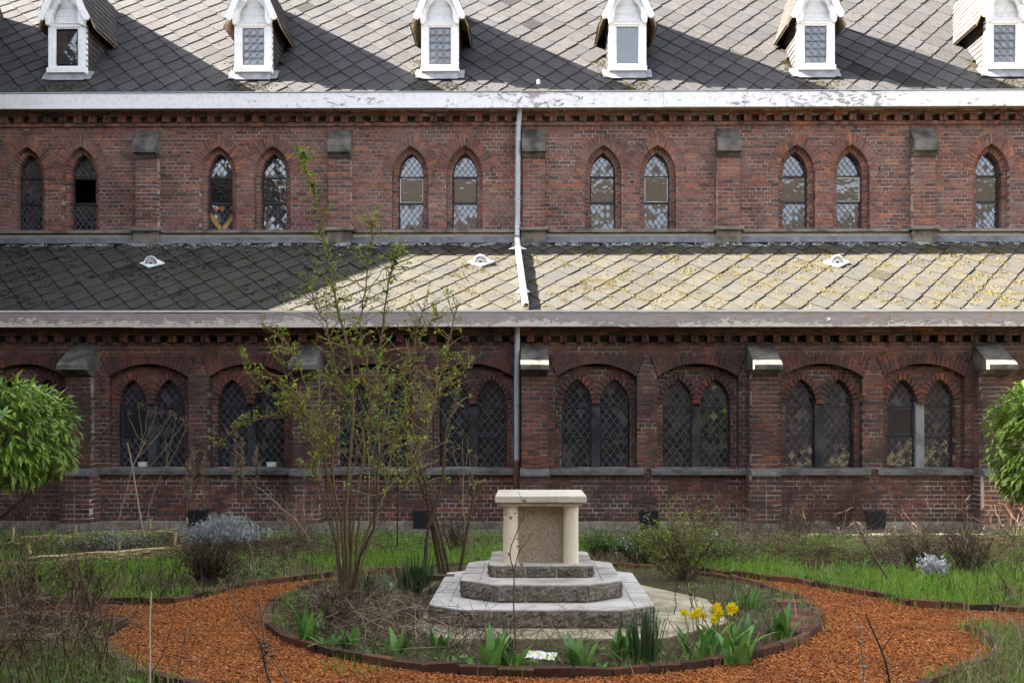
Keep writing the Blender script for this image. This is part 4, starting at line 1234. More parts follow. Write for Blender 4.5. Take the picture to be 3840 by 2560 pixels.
def step(poly, z0, z1, nfront, nside):
    s = empty('step', (AX, 8.77, z0), parent=altar)
    P = poly; n = len(P)
    core = MB(); ins = [(AX + (p[0] - AX) * .985, 8.77 + (p[1] - 8.77) * .988) for p in P]
    v = [(p[0], p[1], z0) for p in ins] + [(p[0], p[1], z1 - .012) for p in ins]
    core.add(v, [tuple(range(n, 2*n))] + [(i, (i+1) % n, (i+1) % n + n, i + n) for i in range(n)])
    obj('core', core, M['mortar'] if False else M['concrete'], s)
    for i in range(n):
        a, b = np.array(P[i]), np.array(P[(i + 1) % n]); L = np.linalg.norm(b - a)
        k = nfront if i == 0 else nside if i in (2, 6) else 1
        for j in range(k):
            g = .009 / L
            mb = MB(); rock_block(mb, a + (b - a) * (j / k + g), a + (b - a) * ((j + 1) / k - g), z0, z1 - .014, None)
            obj('block', mb, M['rock_face'], s, origin=(*(a + (b - a) * (j + .5) / k), z0))
    # smooth tread slab, cut in stones
    tr = MB(); v = [(p[0], p[1], z1 - .013) for p in P] + [(p[0], p[1], z1) for p in P]
    tr.add(v, [tuple(range(n, 2*n))] + [(i, (i+1) % n, (i+1) % n + n, i + n) for i in range(n)])
    obj('tread', tr, M['tread'], s)
    jn = MB()
    for sx in (-1, 1):
        xx = AX + sx * (abs(P[2][0] - AX) - .16); jn.box(xx - .0025, xx + .0025, P[2][1] - .08, P[3][1], z1 - .001, z1 + .0025)
    for fr_ in (.33, .66):
        for sx in (-1, 1):
            yy = P[2][1] + (P[3][1] - P[2][1]) * fr_; x1_ = AX + sx * abs(P[2][0] - AX); x2_ = x1_ - sx * .16
            jn.box(min(x1_, x2_), max(x1_, x2_), yy - .0025, yy + .0025, z1 - .001, z1 + .0027)
    obj('tread_joints', jn, M['plinth'], s, kind='stuff')
base = MB(); bp = [(AX - .75, 7.30), (AX + .9, 7.33), (AX + 1.5, 7.95), (AX + 1.5, 9.0), (AX + 1.0, 9.8), (AX - .8, 9.9), (AX - .98, 9.5), (AX - .98, 7.75)]
base.add([(p[0], p[1], .02) for p in bp] + [(p[0], p[1], .058) for p in bp], [tuple(range(8, 16))] + [(i, (i+1) % 8, (i+1) % 8 + 8, i + 8) for i in range(8)])
obj('base_slab', base, M['concrete'], altar)
step(octa(.895, 7.68, 9.86, .28, .22), .058, .200, 4, 3)
step(octa(.665, 7.99, 9.56, .29, .25), .200, .345, 3, 3)
step(octa(.440, 8.36, 9.30, .05, .05), .345, .450, 3, 2)
for sx in (-1, 1):
    for yy in (8.50, 9.12):
        mb = MB(); mb.tube([(AX + sx * .257, yy, .450), (AX + sx * .257, yy, .45 + .02), (AX + sx * .257, yy, .942)], [.067, .065, .063], 20)
        obj('column', mb, M['altar_stone'], altar, origin=(AX + sx * .257, yy, .45), smooth=True)
    mb = MB(); mb.box(AX + sx * .257 - .05, AX + sx * .257 + .05, 8.56, 9.08, .45, .942); obj('side_panel', mb, M['pebble'], altar)
for ya, yb in ((8.535, 8.62), (9.0, 9.08)):
    mb = MB(); mb.box(AX - .207, AX + .207, ya, yb, .451, .942); obj('pebble_panel', mb, M['pebble'], altar)
def bevel_slab(x0, x1, y0, y1, z0, z1, b, mat, name):
    mb = MB(); v = []
    for zz, i in ((z0, b), (z0 + b, 0), (z1 - b, 0), (z1, b)):
        v += [(x0 + i, y0 + i, zz), (x1 - i, y0 + i, zz), (x1 - i, y1 - i, zz), (x0 + i, y1 - i, zz)]
    fs = [(3, 2, 1, 0), (12, 13, 14, 15)] + [(4*k + i, 4*k + (i+1) % 4, 4*k + 4 + (i+1) % 4, 4*k + 4 + i) for k in range(3) for i in range(4)]
    mb.add(v, fs); obj(name, mb, mat, altar)
bevel_slab(AX - .352, AX + .352, 8.405, 9.18, .941, .972, .008, M['altar_slab'], 'slab_moulding')
bevel_slab(AX - .386, AX + .386, 8.37, 9.21, .973, 1.030, .006, M['altar_slab'], 'altar_top')

# a weathered plank on a post left of the altar
t = NT('old_timber'); g_ = t.noise(6, 4, .6, vec=t.scale(14, 14, 2)); M['timber'] = t.bsdf(t.ramp(g_, [(.3, (.05,.032,.022)), (.7, (.14,.095,.065))]), .9, .2, t.bump(g_, .004, 1))
p = gr(1640, 2235)
wd = empty('timber_stand', p, 'low weathered timber plank on posts left of the steps', 'plank')
mb = MB(); mb.box(p[0] - .11, p[0] + .16, p[1] - .06, p[1] + .06, .15, .205, jit=.004); obj('board', mb, M['timber'], wd)
for dx in (-.09, .13):
    mb = MB(); mb.box(p[0] + dx - .025, p[0] + dx + .025, p[1] - .03, p[1] + .03, 0, .149, jit=.003); obj('post', mb, M['timber'], wd)
# ------------------------------------------------------------------ plants: materials
def leaf_mat(name, a, b, c, tr=.3, rough=.45, spec=.35, spots=None):
    t = NT(name); r = t.attr()
    col = t.ramp(r, [(0, a), (.5, b), (1, c)])
    if spots:
        tc = t.n('ShaderNodeTexCoord').outputs['Object']
        col = t.mix(t.ramp(t.noise(75, 2, .6, vec=tc), [(.56, 0), (.64, .85)]), col, spots)
    return t.leafy(col, tr, rough, spec)
M['grass'] = leaf_mat('grass', (.08,.19,.016), (.19,.37,.035), (.38,.42,.10), .35, .6, .2)
M['straw'] = leaf_mat('dry_grass', (.12,.085,.045), (.24,.18,.10), (.42,.34,.21), .2, .8, .1)
M['bulb_leaf'] = leaf_mat('bulb_leaf', (.05,.14,.025), (.11,.25,.045), (.20,.36,.08), .25, .4, .4)
M['bulb_dark'] = leaf_mat('narcissus_leaf', (.018,.055,.022), (.035,.085,.032), (.085,.14,.03), .2, .45, .35)
M['pale_leaf'] = leaf_mat('mullein_leaf', (.10,.17,.09), (.17,.25,.14), (.25,.33,.20), .2, .8, .1)
M['petal'] = leaf_mat('daffodil_petal', (.80,.52,.005), (.84,.72,.015), (.88,.80,.04), .3, .5, .2)
M['aucuba'] = leaf_mat('spotted_laurel_leaf', (.06,.15,.016), (.16,.28,.03), (.32,.40,.05), .22, .35, .45, (.36,.38,.08))
M['rose_leaf'] = leaf_mat('rose_leaf', (.045,.11,.02), (.19,.27,.028), (.36,.40,.04), .35, .45, .3)
M['red_leaf'] = leaf_mat('young_red_leaf', (.10,.02,.012), (.22,.045,.02), (.30,.08,.03), .3, .5, .3)
M['weed'] = leaf_mat('weed_leaf', (.045,.12,.022), (.10,.22,.04), (.17,.30,.07), .3, .55, .2)
M['silver'] = leaf_mat('silver_leaf', (.25,.27,.25), (.38,.40,.375), (.53,.55,.51), .15, .8, .1)
M['white_leaf'] = leaf_mat('white_felt_leaf', (.48,.49,.48), (.60,.61,.60), (.70,.71,.70), .15, .85, .1)
t = NT('rose_bark'); r = t.attr(); f = t.noise(60, 3, .7)
M['bark'] = t.bsdf(t.mix(t.ramp(f, [(.4, 0), (.7, .5)]), t.ramp(r, [(0, (.055,.036,.022)), (.5, (.19,.125,.065)), (.8, (.32,.24,.12)), (1, (.22,.24,.04))]), (.06,.045,.03)), .85, .2, t.bump(f, .003, 1))
t = NT('dead_stem'); r = t.attr(); f = t.noise(80, 3, .6)
M['dead'] = t.bsdf(t.ramp(r, [(0, (.035,.022,.016)), (.35, (.09,.055,.038)), (.7, (.22,.155,.10)), (1, (.50,.41,.29))]), .9, .15)
t = NT('willow'); r = t.attr(); M['willow'] = t.bsdf(t.ramp(r, [(0, (.20,.14,.055)), (.5, (.42,.30,.13)), (1, (.60,.47,.24))]), .75, .25)
UP = np.array((0, 0, 1.0))
def rnd_dir(el0, el1):
    a = RNG.uniform(0, 6.283); e = RNG.uniform(el0, el1); return np.array((math.cos(a)*math.cos(e), math.sin(a)*math.cos(e), math.sin(e)))

# ------------------------------------------------------------------ grass and ground litter (nobody could count it)
def field(n, box, mask, hmin, hmax, w, lean, rnd_lo, rnd_hi):
    P = RNG.uniform(box[0], box[1], (n, 2)); P = P[mask(P)]; N = len(P)
    a = RNG.uniform(0, 6.283, N); L = RNG.uniform(hmin, hmax, N) * RNG.uniform(.6, 1.1, N); ln = np.abs(RNG.normal(0, lean, N))
    d = np.stack([np.cos(a), np.sin(a), np.zeros(N)], 1); sd = np.stack([-np.sin(a), np.cos(a), np.zeros(N)], 1)
    b2 = RNG.uniform(0, 6.283, N); sd = np.stack([np.cos(b2), np.sin(b2), np.zeros(N)], 1)
    base = np.concatenate([P, np.full((N, 1), .0)], 1)
    V = []
    for t_, ww in ((0, 1.0), (.5, .8), (1, .12)):
        c = base + d * (L * ln * (t_ ** 1.8))[:, None] + UP * (L * t_ * (1 - .25 * ln * t_))[:, None]
        V += [c - sd * (w * ww / 2), c + sd * (w * ww / 2)]
    V = np.stack(V, 1)
    mb = MB(); mb.bulk(V, [(0, 1, 3, 2), (2, 3, 5, 4)], RNG.uniform(rnd_lo, rnd_hi, N)); return mb
def vnoise(P, s, seed=0.0):
    x, y = P[:, 0] * s + seed, P[:, 1] * s + seed * 1.7
    return (np.sin(x * 1.7 + 2 * np.sin(y * .9)) * np.cos(y * 1.3 + 1.6 * np.sin(x * .7)) + .5 * np.sin(3.1 * x + y * 2.3 + seed) * np.cos(2.7 * y - x)) / 1.5 * .5 + .5
def off_path(P, r=.06): return ~in_poly(P, PATH) & (bed_dist(P) > BED_R + .05)
# digged-over soil on the right
def bare(P): return (P[:, 0] > 3.0) & (P[:, 1] > 10.9) & (P[:, 1] < 12.2 + .2 * np.sin(P[:, 0] * 3))
def bare_l(P): return (P[:, 0] < -2.9) & (P[:, 1] > 11.2) & (P[:, 1] < 13.6)
def lush(P): return off_path(P) & (P[:, 1] > 8.3) & (RNG.random(len(P)) < np.clip(vnoise(P, .8, 1.3) * 2.6 - .75 + .1 * (P[:, 1] < 11) - .25 * ((P[:, 0] > .8) & (P[:, 1] > 11)), .04, 1)) & ~(bare(P) & (RNG.random(len(P)) < .93)) & ~(bare_l(P) & (RNG.random(len(P)) < .7))
g = field(120000, ((-8.6, 8.3), (8.6, 14.35)), lush, .06, .21, .010, .5, .1, .9)
obj('grass', g, M['grass'], None, kind='stuff', label='tufty green grass between the walk and the church', category='grass')
def dry(P): return off_path(P) & (RNG.random(len(P)) < np.clip(1.15 - vnoise(P, .8, 1.3) * 1.6 + .22 * ((P[:, 0] > .8) & (P[:, 1] > 10.6)) + .5 * (vnoise(P, .6, 4.0) - .5), .05, 1)) & ~(bare(P) & (RNG.random(len(P)) < .8))
g = field(105000, ((-8.6, 8.3), (8.6, 14.6)), dry, .04, .24, .0055, 1.2, 0, 1)
obj('dry_grass', g, M['straw'], None, kind='stuff', label='bleached dry grass lying through the lawn', category='grass')
def corner(P): return off_path(P) & (P[:, 1] < 8.6)
g = field(8000, ((-5.5, 5.9), (-2.3, 8.4)), corner, .06, .24, .005, 1.0, 0, 1)
obj('dry_grass', g, M['straw'], None, kind='stuff', label='straw coloured grass thatch in bottom left corner', category='grass')
g = field(9000, ((-5.5, 5.9), (-2.3, 8.4)), corner, .05, .20, .0065, .6, 0, .6)
obj('grass', g, M['grass'], None, kind='stuff', label='green grass blades in bottom left corner', category='grass')
g = field(9000, ((2.5, 5.6), (5.2, 8.6)), corner, .05, .26, .005, 1.1, .1, 1)
obj('dry_grass', g, M['straw'], None, kind='stuff', label='pale dry grass in bottom right corner', category='grass')
g = field(6000, ((2.5, 5.6), (5.2, 8.6)), corner, .05, .17, .0065, .6, 0, .6)
obj('grass', g, M['grass'], None, kind='stuff', label='green grass blades in bottom right corner', category='grass')
def inbed(P): return (bed_dist(P) < BED_R - .08) & ~((np.abs(P[:, 0] - AX - .2) < 1.15) & (P[:, 1] > 7.55) & (P[:, 1] < 10))
g = field(17000, ((-2.4, 6.5), (2.7, 11.5)), inbed, .03, .15, .0055, .9, .3, 1)
obj('dry_grass', g, M['straw'], None, kind='stuff', label='thin dry litter and straw on the round bed', category='grass')
g = field(9000, ((-2.4, 6.5), (2.7, 11.5)), lambda P: inbed(P) & (vnoise(P, 1.6, 2) > .42), .03, .12, .006, .5, 0, .7)
obj('grass', g, M['grass'], None, kind='stuff', label='sparse young grass on the round bed', category='grass')
def onpath(P): return in_poly(P, PATH) & (bed_dist(P) > BED_R + .05) & (((P[:, 0] + 1.15) ** 2 + (P[:, 1] - 6.55) ** 2 < .06) | (RNG.random(len(P)) < .004))
g = field(26000, ((-3.5, 6.0), (3.5, 10.5)), onpath, .03, .13, .005, .5, .2, .9)
obj('grass', g, M['grass'], None, kind='stuff', label='stray grass tufts growing through the gravel', category='grass')
EDGE = np.array([q for a_, b_ in zip(PATH[:-1], PATH[1:]) for q in np.linspace(a_, b_, max(2, int(np.linalg.norm(b_ - a_) / .03)))] + [BED_C + (BED_R - .06) * np.array((BED_K * math.cos(x_), math.sin(x_))) for x_ in np.linspace(0, 6.283, 500)])
def edge_tufts(n, keep):
    mb = MB()
    for _ in range(n):
        e = EDGE[int(RNG.integers(0, len(EDGE)))]
        if vnoise(e[None], 2.2, 3.3)[0] < keep: continue
        for _ in range(int(RNG.integers(4, 12))):
            a = RNG.uniform(0, 6.28); mb.blade((e[0] + RNG.normal(0, .05), e[1] + RNG.normal(0, .05), 0), np.array((math.cos(a), math.sin(a), 0)) * RNG.uniform(.1, .8), RNG.uniform(.05, .15), .006, .3, float(RNG.random()), 0, 2)
    return mb
obj('grass', edge_tufts(900, .5), M['grass'], None, kind='stuff', label='grass tufts overgrowing the brick edgings', category='grass')
obj('dry_grass', edge_tufts(700, .42), M['straw'], None, kind='stuff', label='dry grass hanging over the brick edgings', category='grass')
# broad weed leaves hugging the ground
def weeds(n, box, mask, L0, L1, mat, el=(.1, .9)):
    mb = MB(); P = RNG.uniform(box[0], box[1], (n, 2)); P = P[mask(P)]
    for p in P:
        k = int(RNG.integers(4, 9)); r0 = RNG.random()
        for _ in range(k):
            mb.leaf((p[0] + RNG.normal(0, .015), p[1] + RNG.normal(0, .015), .01), rnd_dir(*el), UP, RNG.uniform(L0, L1), RNG.uniform(L0, L1) * .5, float(np.clip(r0 + RNG.normal(0, .2), 0, 1)))
    return mb
def near_edge(P): return off_path(P) & (vnoise(P, 1.1, 6) > .52)
obj('ground_cover', weeds(4200, ((-8, 8.2), (8.4, 14.6)), near_edge, .05, .13, M['weed']), M['weed'], None, kind='stuff', label='low leafy weeds spread through the lawn', category='weeds')
obj('ground_cover', weeds(2300, ((-2.3, 6.5), (2.6, 9.8)), lambda P: inbed(P) & (vnoise(P, 1.4, 3) > .4), .03, .10, M['weed']), M['weed'], None, kind='stuff', label='small leafy weeds on the round bed', category='weeds')
obj('ground_cover', weeds(300, ((-4.6, 5.8), (-2.2, 8.2)), corner, .04, .11, M['weed']), M['weed'], None, kind='stuff', label='leafy weeds in bottom left corner', category='weeds')
# soil crumbs
def crumb_pt():
    while True:
        if RNG.random() < .55: p = np.array((RNG.uniform(3.0, 8.0), RNG.uniform(10.9, 12.3)))
        else: p = BED_C + RNG.uniform(-2.4, 2.4, 2)
        if bare(p[None])[0] or bed_dist(p[None])[0] < 2.35: break
    return np.array((p[0], p[1], .03 if bed_dist(p[None])[0] < 2.4 else .0)), UP, float(RNG.random())
mb = MB(); lumps(mb, 5000, crumb_pt, .008, .035)
t = NT('crumbly_soil'); M['crumb'] = t.bsdf(t.ramp(t.attr(), [(0, (.018,.013,.010)), (.8, (.05,.038,.028)), (1, (.12,.10,.08))]), .97, .1)
obj('soil_crumbs', mb, M['crumb'], None, kind='stuff', label='crumbly dark soil on the dug beds', category='soil')

# ------------------------------------------------------------------ dead stalks and stems
def curve(p0, p1, sag=(0, 0, 0), n=6, wob=.0):
    p0, p1, sag = map(np.asarray, (p0, p1, sag)); out = []
    for i in range(n + 1):
        t_ = i / n; out.append(p0 + (p1 - p0) * t_ + sag * (4 * t_ * (1 - t_)) + (RNG.normal(0, wob, 3) if 0 < i < n and wob else 0))
    return out
def stalks(n, box, mask, h0, h1, rad, lean, twig, rnd0, rnd1):
    """a thicket of dead stems"""
    mb = MB(); P = RNG.uniform(box[0], box[1], (n, 2)); P = P[mask(P)]
    for p in P:
        h = RNG.uniform(h0, h1); d = np.array((RNG.normal(0, lean), RNG.normal(0, lean), 1.0)) * h
        b = np.array((p[0], p[1], 0)); r0 = RNG.uniform(rnd0, rnd1)
        if RNG.random() < .35:                       # broken over, tip hanging
            k_ = b + d * RNG.uniform(.4, .7); e_ = k_ + np.array((RNG.normal(0, .35), RNG.normal(0, .3), RNG.uniform(-.35, .1))) * h * .8; e_[2] = max(.01, e_[2]); pts = curve(b, k_, (0, 0, 0), 2, .01) + curve(k_, e_, (0, 0, .02), 2, .01)[1:]
        else: pts = curve(b, b + d, (RNG.normal(0, .09), RNG.normal(0, .09), 0), 4, .014)
        mb.tube(pts, np.linspace(rad, rad * .45, len(pts)), 3, r0)
        for _ in range(int(RNG.integers(0, twig + 1))):
            i = int(RNG.integers(1, len(pts))); q = pts[i]; dd = rnd_dir(.1, 1.2) * RNG.uniform(.05, .25) * h
            mb.tube(curve(q, q + dd, (0, 0, .01), 2), np.linspace(rad * .5, rad * .25, 3), 3, r0)
    return mb
L_FRONT = lambda P: corner(P) & (P[:, 0] < -2.4)
obj('dead_stems', stalks(800, ((-5.2, 5.4), (-2.4, 8.6)), L_FRONT, .15, .80, .0034, .28, 4, .0, .75), M['dead'], None, kind='stuff', label='thicket of brown dead stems in bottom left corner', category='dead stems')
obj('dead_stems', stalks(480, ((-5.4, 8.6), (-1.6, 10.6)), lambda P: off_path(P) & (vnoise(P, .9, 8) > .45), .10, .55, .0038, .35, 4, 0, .5), M['dead'], None, kind='stuff', label='fine brown dead stems over the grass left of the walk', category='dead stems')
obj('dead_stems', stalks(1700, ((.9, 11.4), (8.0, 14.7)), lambda P: off_path(P) & (vnoise(P, .7, 2.2) > .42), .10, .62, .0030, .6, 4, .05, .70), M['dead'], None, kind='stuff', label='tangled dry stems along the wall right of the altar', category='dead stems')
obj('dead_stems', stalks(420, ((3.0, 8.9), (6.4, 11.0)), lambda P: off_path(P) & (vnoise(P, .9, 5) > .5), .10, .55, .0038, .4, 4, 0, .5), M['dead'], None, kind='stuff', label='brown dead stems in the grass at far right', category='dead stems')
obj('dead_stems', stalks(520, ((-8.0, 11.5), (-.3, 14.6)), lambda P: off_path(P) & (vnoise(P, .7, 7.2) > .45), .10, .65, .004, .4, 4, 0, .6), M['dead'], None, kind='stuff', label='fine dry stems along the wall left of the altar', category='dead stems')
obj('dead_stems', stalks(700, ((-1.9, 6.9), (-.3, 9.4)), inbed, .06, .36, .0034, .5, 4, .2, .95), M['dead'], None, kind='stuff', label='brown dead stems on the left half of the bed', category='dead stems')
obj('dead_stems', stalks(420, ((-.6, 6.6), (2.4, 8.0)), inbed, .05, .30, .0032, .8, 3, .2, .9), M['dead'], None, kind='stuff', label='straw stems on the front and right of the bed', category='dead stems')

def thatch(n, cx, cy, sx, sy, h, rnd0, rnd1, rad=.0032):
    mb = MB()
    for _ in range(n):
        p = np.array((cx + RNG.normal(0, sx), cy + RNG.normal(0, sy), RNG.uniform(.01, h)))
        if in_poly(p[None, :2], PATH)[0] and bed_dist(p[None, :2])[0] > BED_R - .1: continue
        a = RNG.normal(0, .7) + (math.pi if RNG.random() < .5 else 0); L = RNG.uniform(.15, .6)
        mb.tube(curve(p, p + np.array((math.cos(a) * L, math.sin(a) * L * .6, RNG.normal(0, .05))), (RNG.normal(0, .04), RNG.normal(0, .04), RNG.uniform(0, .10)), 5, .01), np.linspace(rad, rad * .5, 6), 3, RNG.uniform(rnd0, rnd1))
    return mb
obj('dead_stems', thatch(420, 3.6, 11.9, .9, .45, .13, .05, .6), M['dead'], None, kind='stuff', label='flattened heap of brown stems across the right lawn', category='dead stems')
obj('dead_stems', thatch(350, 2.0, 13.2, .8, .5, .16, .3, .95), M['dead'], None, kind='stuff', label='straw coloured fallen stems behind the altar at right', category='dead stems')
obj('dead_stems', thatch(350, 5.6, 13.4, 1.1, .5, .22, .1, .7), M['dead'], None, kind='stuff', label='tangled fallen stems below the right windows', category='dead stems')
obj('dead_stems', thatch(420, -1.2, 8.0, .45, .5, .12, .2, .95, .0028), M['dead'], None, kind='stuff', label='fallen stems lying on the left of the bed', category='dead stems')
obj('dead_stems', thatch(700, -3.4, 12.4, 1.5, .6, .16, .05, .6), M['dead'], None, kind='stuff', label='fallen brown stems among the left wattle beds', category='dead stems')
obj('dead_stems', thatch(900, -3.9, 7.2, .8, .6, .30, .05, .8), M['dead'], None, kind='stuff', label='fallen stems through the bottom left weeds', category='dead stems')
def px_path(pts, Y, dY=None):
    out = []
    for i, (u, v) in enumerate(pts):
        y = Y if dY is None else Y + dY * i / (len(pts) - 1)
        out.append(at(u, v, y))
    return out
def smooth(pts, k=3):
    pts = [np.asarray(p, float) for p in pts]; out = []
    for i in range(len(pts) - 1):
        p0, p1, p2, p3 = pts[max(0, i-1)], pts[i], pts[i+1], pts[min(len(pts)-1, i+2)]
        for j in range(k):
            t_ = j / k; out.append(.5 * ((2*p1) + (p2-p0)*t_ + (2*p0-5*p1+4*p2-p3)*t_**2 + (3*p1-p0-3*p2+p3)*t_**3))
    return out + [pts[-1]]
def Yof(v): return gr(PPX, v)[1]
def stalk(name, px, rad, rnd, label, cat='dead stem', umbel=0, Y=None, group=None, mat='dead', head=None):
    base = gr(*px[0]) if Y is None else at(px[0][0], px[0][1], Y)
    Y = base[1]; pts = smooth(px_path(px, Y)); pts = [p + np.array((0, RNG.normal(0, .004), 0)) for p in pts]
    th = empty(name, base, label, cat, group)
    mb = MB(); mb.tube(pts, np.linspace(rad, rad * .6, len(pts)), 6, rnd); obj('stem', mb, M[mat], th, smooth=True)
    return th, pts

# the tall pale cane and the crossing canes in the left foreground
stalk('dry_cane', [(563, 2640), (563, 2500), (562, 2360), (566, 2215)], .006, 1.0, 'straight bleached cane standing in front of the gravel at left', Y=5.6)
stalk('dry_cane', [(1105, 2600), (1000, 2440), (900, 2290), (820, 2165)], .0055, .6, 'brown cane slanting up to the left over the left gravel', Y=5.9)
stalk('dry_cane', [(1010, 2610), (985, 2330), (945, 2080), (925, 2030)], .006, .62, 'thin brown stem rising over the left gravel, nearly upright', Y=5.8)
stalk('dry_cane', [(660, 2640), (675, 2480), (705, 2330)], .004, .55, 'short olive stem beside the bleached cane', Y=5.7)
stalk('dry_cane', [(540, 2010), (520, 1900), (495, 1750), (478, 1660)], .012, .80, 'tall tan stick leaning left before the church wall', Y=11.6)
th, pts = stalk('dark_stalk', [(3350, 2640), (3320, 2480), (3280, 2380), (3245, 2300)], .007, .15, 'bare dark twig rising over the gravel at lower right', Y=5.6)
mb = MB()
for f_, du, dv in ((.45, 45, -70), (.3, -35, -40), (.7, -25, -45)):
    q = np.array(pts[int(f_ * (len(pts) - 1))]); mb.tube(curve(q, q + np.array((du, 0, -dv)) / F_PX * 5.6, (0, 0, .01), 3), [.004, .003, .003, .002], 4, .15)
obj('twigs', mb, M['dead'], th)
th, pts = stalk('seed_stalk', [(3245, 2640), (3235, 2500), (3225, 2400), (3220, 2330)], .005, .75, 'pale seed stalk with dry pods at lower right', Y=5.5)
mb = MB()
for i in range(16):
    q = pts[int(RNG.integers(2, len(pts)))]; mb.leaf(q, rnd_dir(-.3, .8), UP, .03, .025, .8)
obj('seed_pods', mb, M['dead'], th, kind='stuff')
stalk('fallen_stick', [(3330, 2172), (3262, 2060), (3210, 1960), (3195, 1942)], .013, .55, 'grey brown stick leaning in the grass, right of the walk', Y=9.9)
th, pts = stalk('seed_stalk', [(1040, 2640), (1000, 2520), (985, 2450), (975, 2400)], .006, .3, 'dark seed head stalk over the gravel at lower left', Y=5.4)
mb = MB()
for i in range(26):
    q = np.array(pts[int(RNG.integers(len(pts) // 2, len(pts)))]) + RNG.normal(0, .02, 3); mb.leaf(q, rnd_dir(-.5, 1), UP, .035, .03, .25 * RNG.random())
obj('seed_pods', mb, M['dead'], th, kind='stuff')
# black globe seed heads
GLOBE = [w + ' of the black round seed heads in the left weeds' for w in ('highest', 'lower one of the touching pair', 'third from the left', 'middle one, right of the pair,', 'one right of the middle', 'lowest and leftmost', 'lower right', 'rightmost')]
for i, (u, v) in enumerate(((150, 2160), (152, 2172), (120, 2167), (253, 2175), (315, 2160), (108, 2202), (268, 2205), (380, 2210))):
    Y = 7.3; th = empty('globe_seed_head', at(u, v, Y) * (1, 1, 0), GLOBE[i], 'seed head', 'black globe seed heads in the left weeds')
    p = at(u, v, Y); mb = MB(); mb.tube([(p[0] + RNG.normal(0, .03), Y + .03, 0), (p[0], Y, p[2] * .5), p], [.003, .003, .002], 4, .4); obj('stem', mb, M['dead'], th)
    mb = MB()
    for k in range(40):
        d = RNG.normal(0, 1, 3); d /= np.linalg.norm(d); mb.leaf(p, d, UP if abs(d[2]) < .9 else np.array((1., 0, 0)), .016, .008, .02)
    obj('head', mb, M['dead'], th)
# giant umbels against the wall
def umbel_plant(px_main, tops, Y, label):
    base = at(px_main[0][0], px_main[0][1], Y); base[2] = 0
    th = empty('dead_umbel_plant', base, label, 'dead plant', 'dried hogweed stems by the wall')
    st, hd = MB(), MB(); main = [base] + px_path(px_main, Y); main = smooth(main)
    st.tube(main, np.linspace(.008, .0055, len(main)), 5, .75)
    for f_, (u, v) in tops:
        q = np.array(main[int(f_ * (len(main) - 1))]); e = at(u, v, Y + RNG.normal(0, .08))
        st.tube(curve(q, e, (0, 0, -.04), 5, .006), np.linspace(.0050, .0032, 6), 4, .7)
        for k in range(9):
            d = rnd_dir(.35, 1.4) * RNG.uniform(.04, .075); st.tube([e, e + d], [.003, .0025], 3, .6)
            for _ in range(4): hd.leaf(e + d, rnd_dir(-.2, 1.2), UP, .022, .02, .35 + .35 * RNG.random())
    obj('stems', st, M['dead'], th); obj('umbels', hd, M['dead'], th, kind='stuff')
umbel_plant([(430, 2010), (470, 1850), (510, 1720), (550, 1650)], [(.95, (480, 1560)), (.95, (520, 1533)), (.9, (555, 1545)), (.75, (585, 1550)), (.8, (640, 1560)), (.5, (690, 1580)), (.95, (605, 1620))], 12.2, 'tall dried hogweed with flat umbels before the left lancets')
umbel_plant([(540, 2040), (560, 1900), (600, 1790), (640, 1730)], [(.9, (660, 1570)), (.8, (700, 1600)), (.95, (620, 1640)), (.7, (735, 1700))], 12.6, 'dried hogweed leaning right, nearer the silver bush')
umbel_plant([(1385, 2060), (1382, 1900), (1385, 1780), (1380, 1690)], [(.95, (1345, 1560)), (.95, (1380, 1570)), (.85, (1425, 1600)), (.8, (1330, 1640)), (.75, (1290, 1700))], 12.4, 'thin branching dried stem before the windows left of the downpipe')
umbel_plant([(1770, 2050), (1745, 1960), (1735, 1880), (1738, 1800)], [(.95, (1700, 1690)), (.95, (1755, 1660)), (.8, (1790, 1720)), (.9, (1735, 1640))], 12.0, 'reddish branching dead stem just left of the altar')
# feathery reed plumes before the second window pair
PLUME = [w + ' of the feathery brown plumes before the left lancet windows' for w in ('second from left', 'tallest, fourth from left,', 'fifth from left', 'rightmost', 'third from left', 'leftmost')]
for i, (u, v0, v1) in enumerate(((720, 2030, 1670), (880, 2020, 1610), (915, 2020, 1640), (955, 2020, 1665), (760, 2040, 1690), (700, 2040, 1720))):
    Y = 12.7; base = at(u, v0, Y); base[2] = 0
    th = empty('feathery_plume', base, PLUME[i], 'dead plant', 'feathery brown plumes before the second windows')
    top = at(u + RNG.normal(0, 8), v1, Y); mb = MB(); pts = curve(base, top, (RNG.normal(0, .04), 0, 0), 8, .006); mb.tube(pts, np.linspace(.006, .002, 9), 4, .3); obj('stem', mb, M['dead'], th)
    mb = MB()
    for k in range(150):
        t_ = RNG.uniform(.45, 1); q = np.array(pts[0]) + (np.array(pts[-1]) - pts[0]) * t_; w_ = .075 * math.sin(math.pi * min(1, (1.04 - t_) / .58)) + .01
        d = rnd_dir(.5, 1.3); e = q + d * w_ * RNG.uniform(.5, 1.3); mb.tube([q, e], [.004, .0028], 3, .55 + .25 * RNG.random())
    obj('plume', mb, M['dead'], th, kind='stuff')
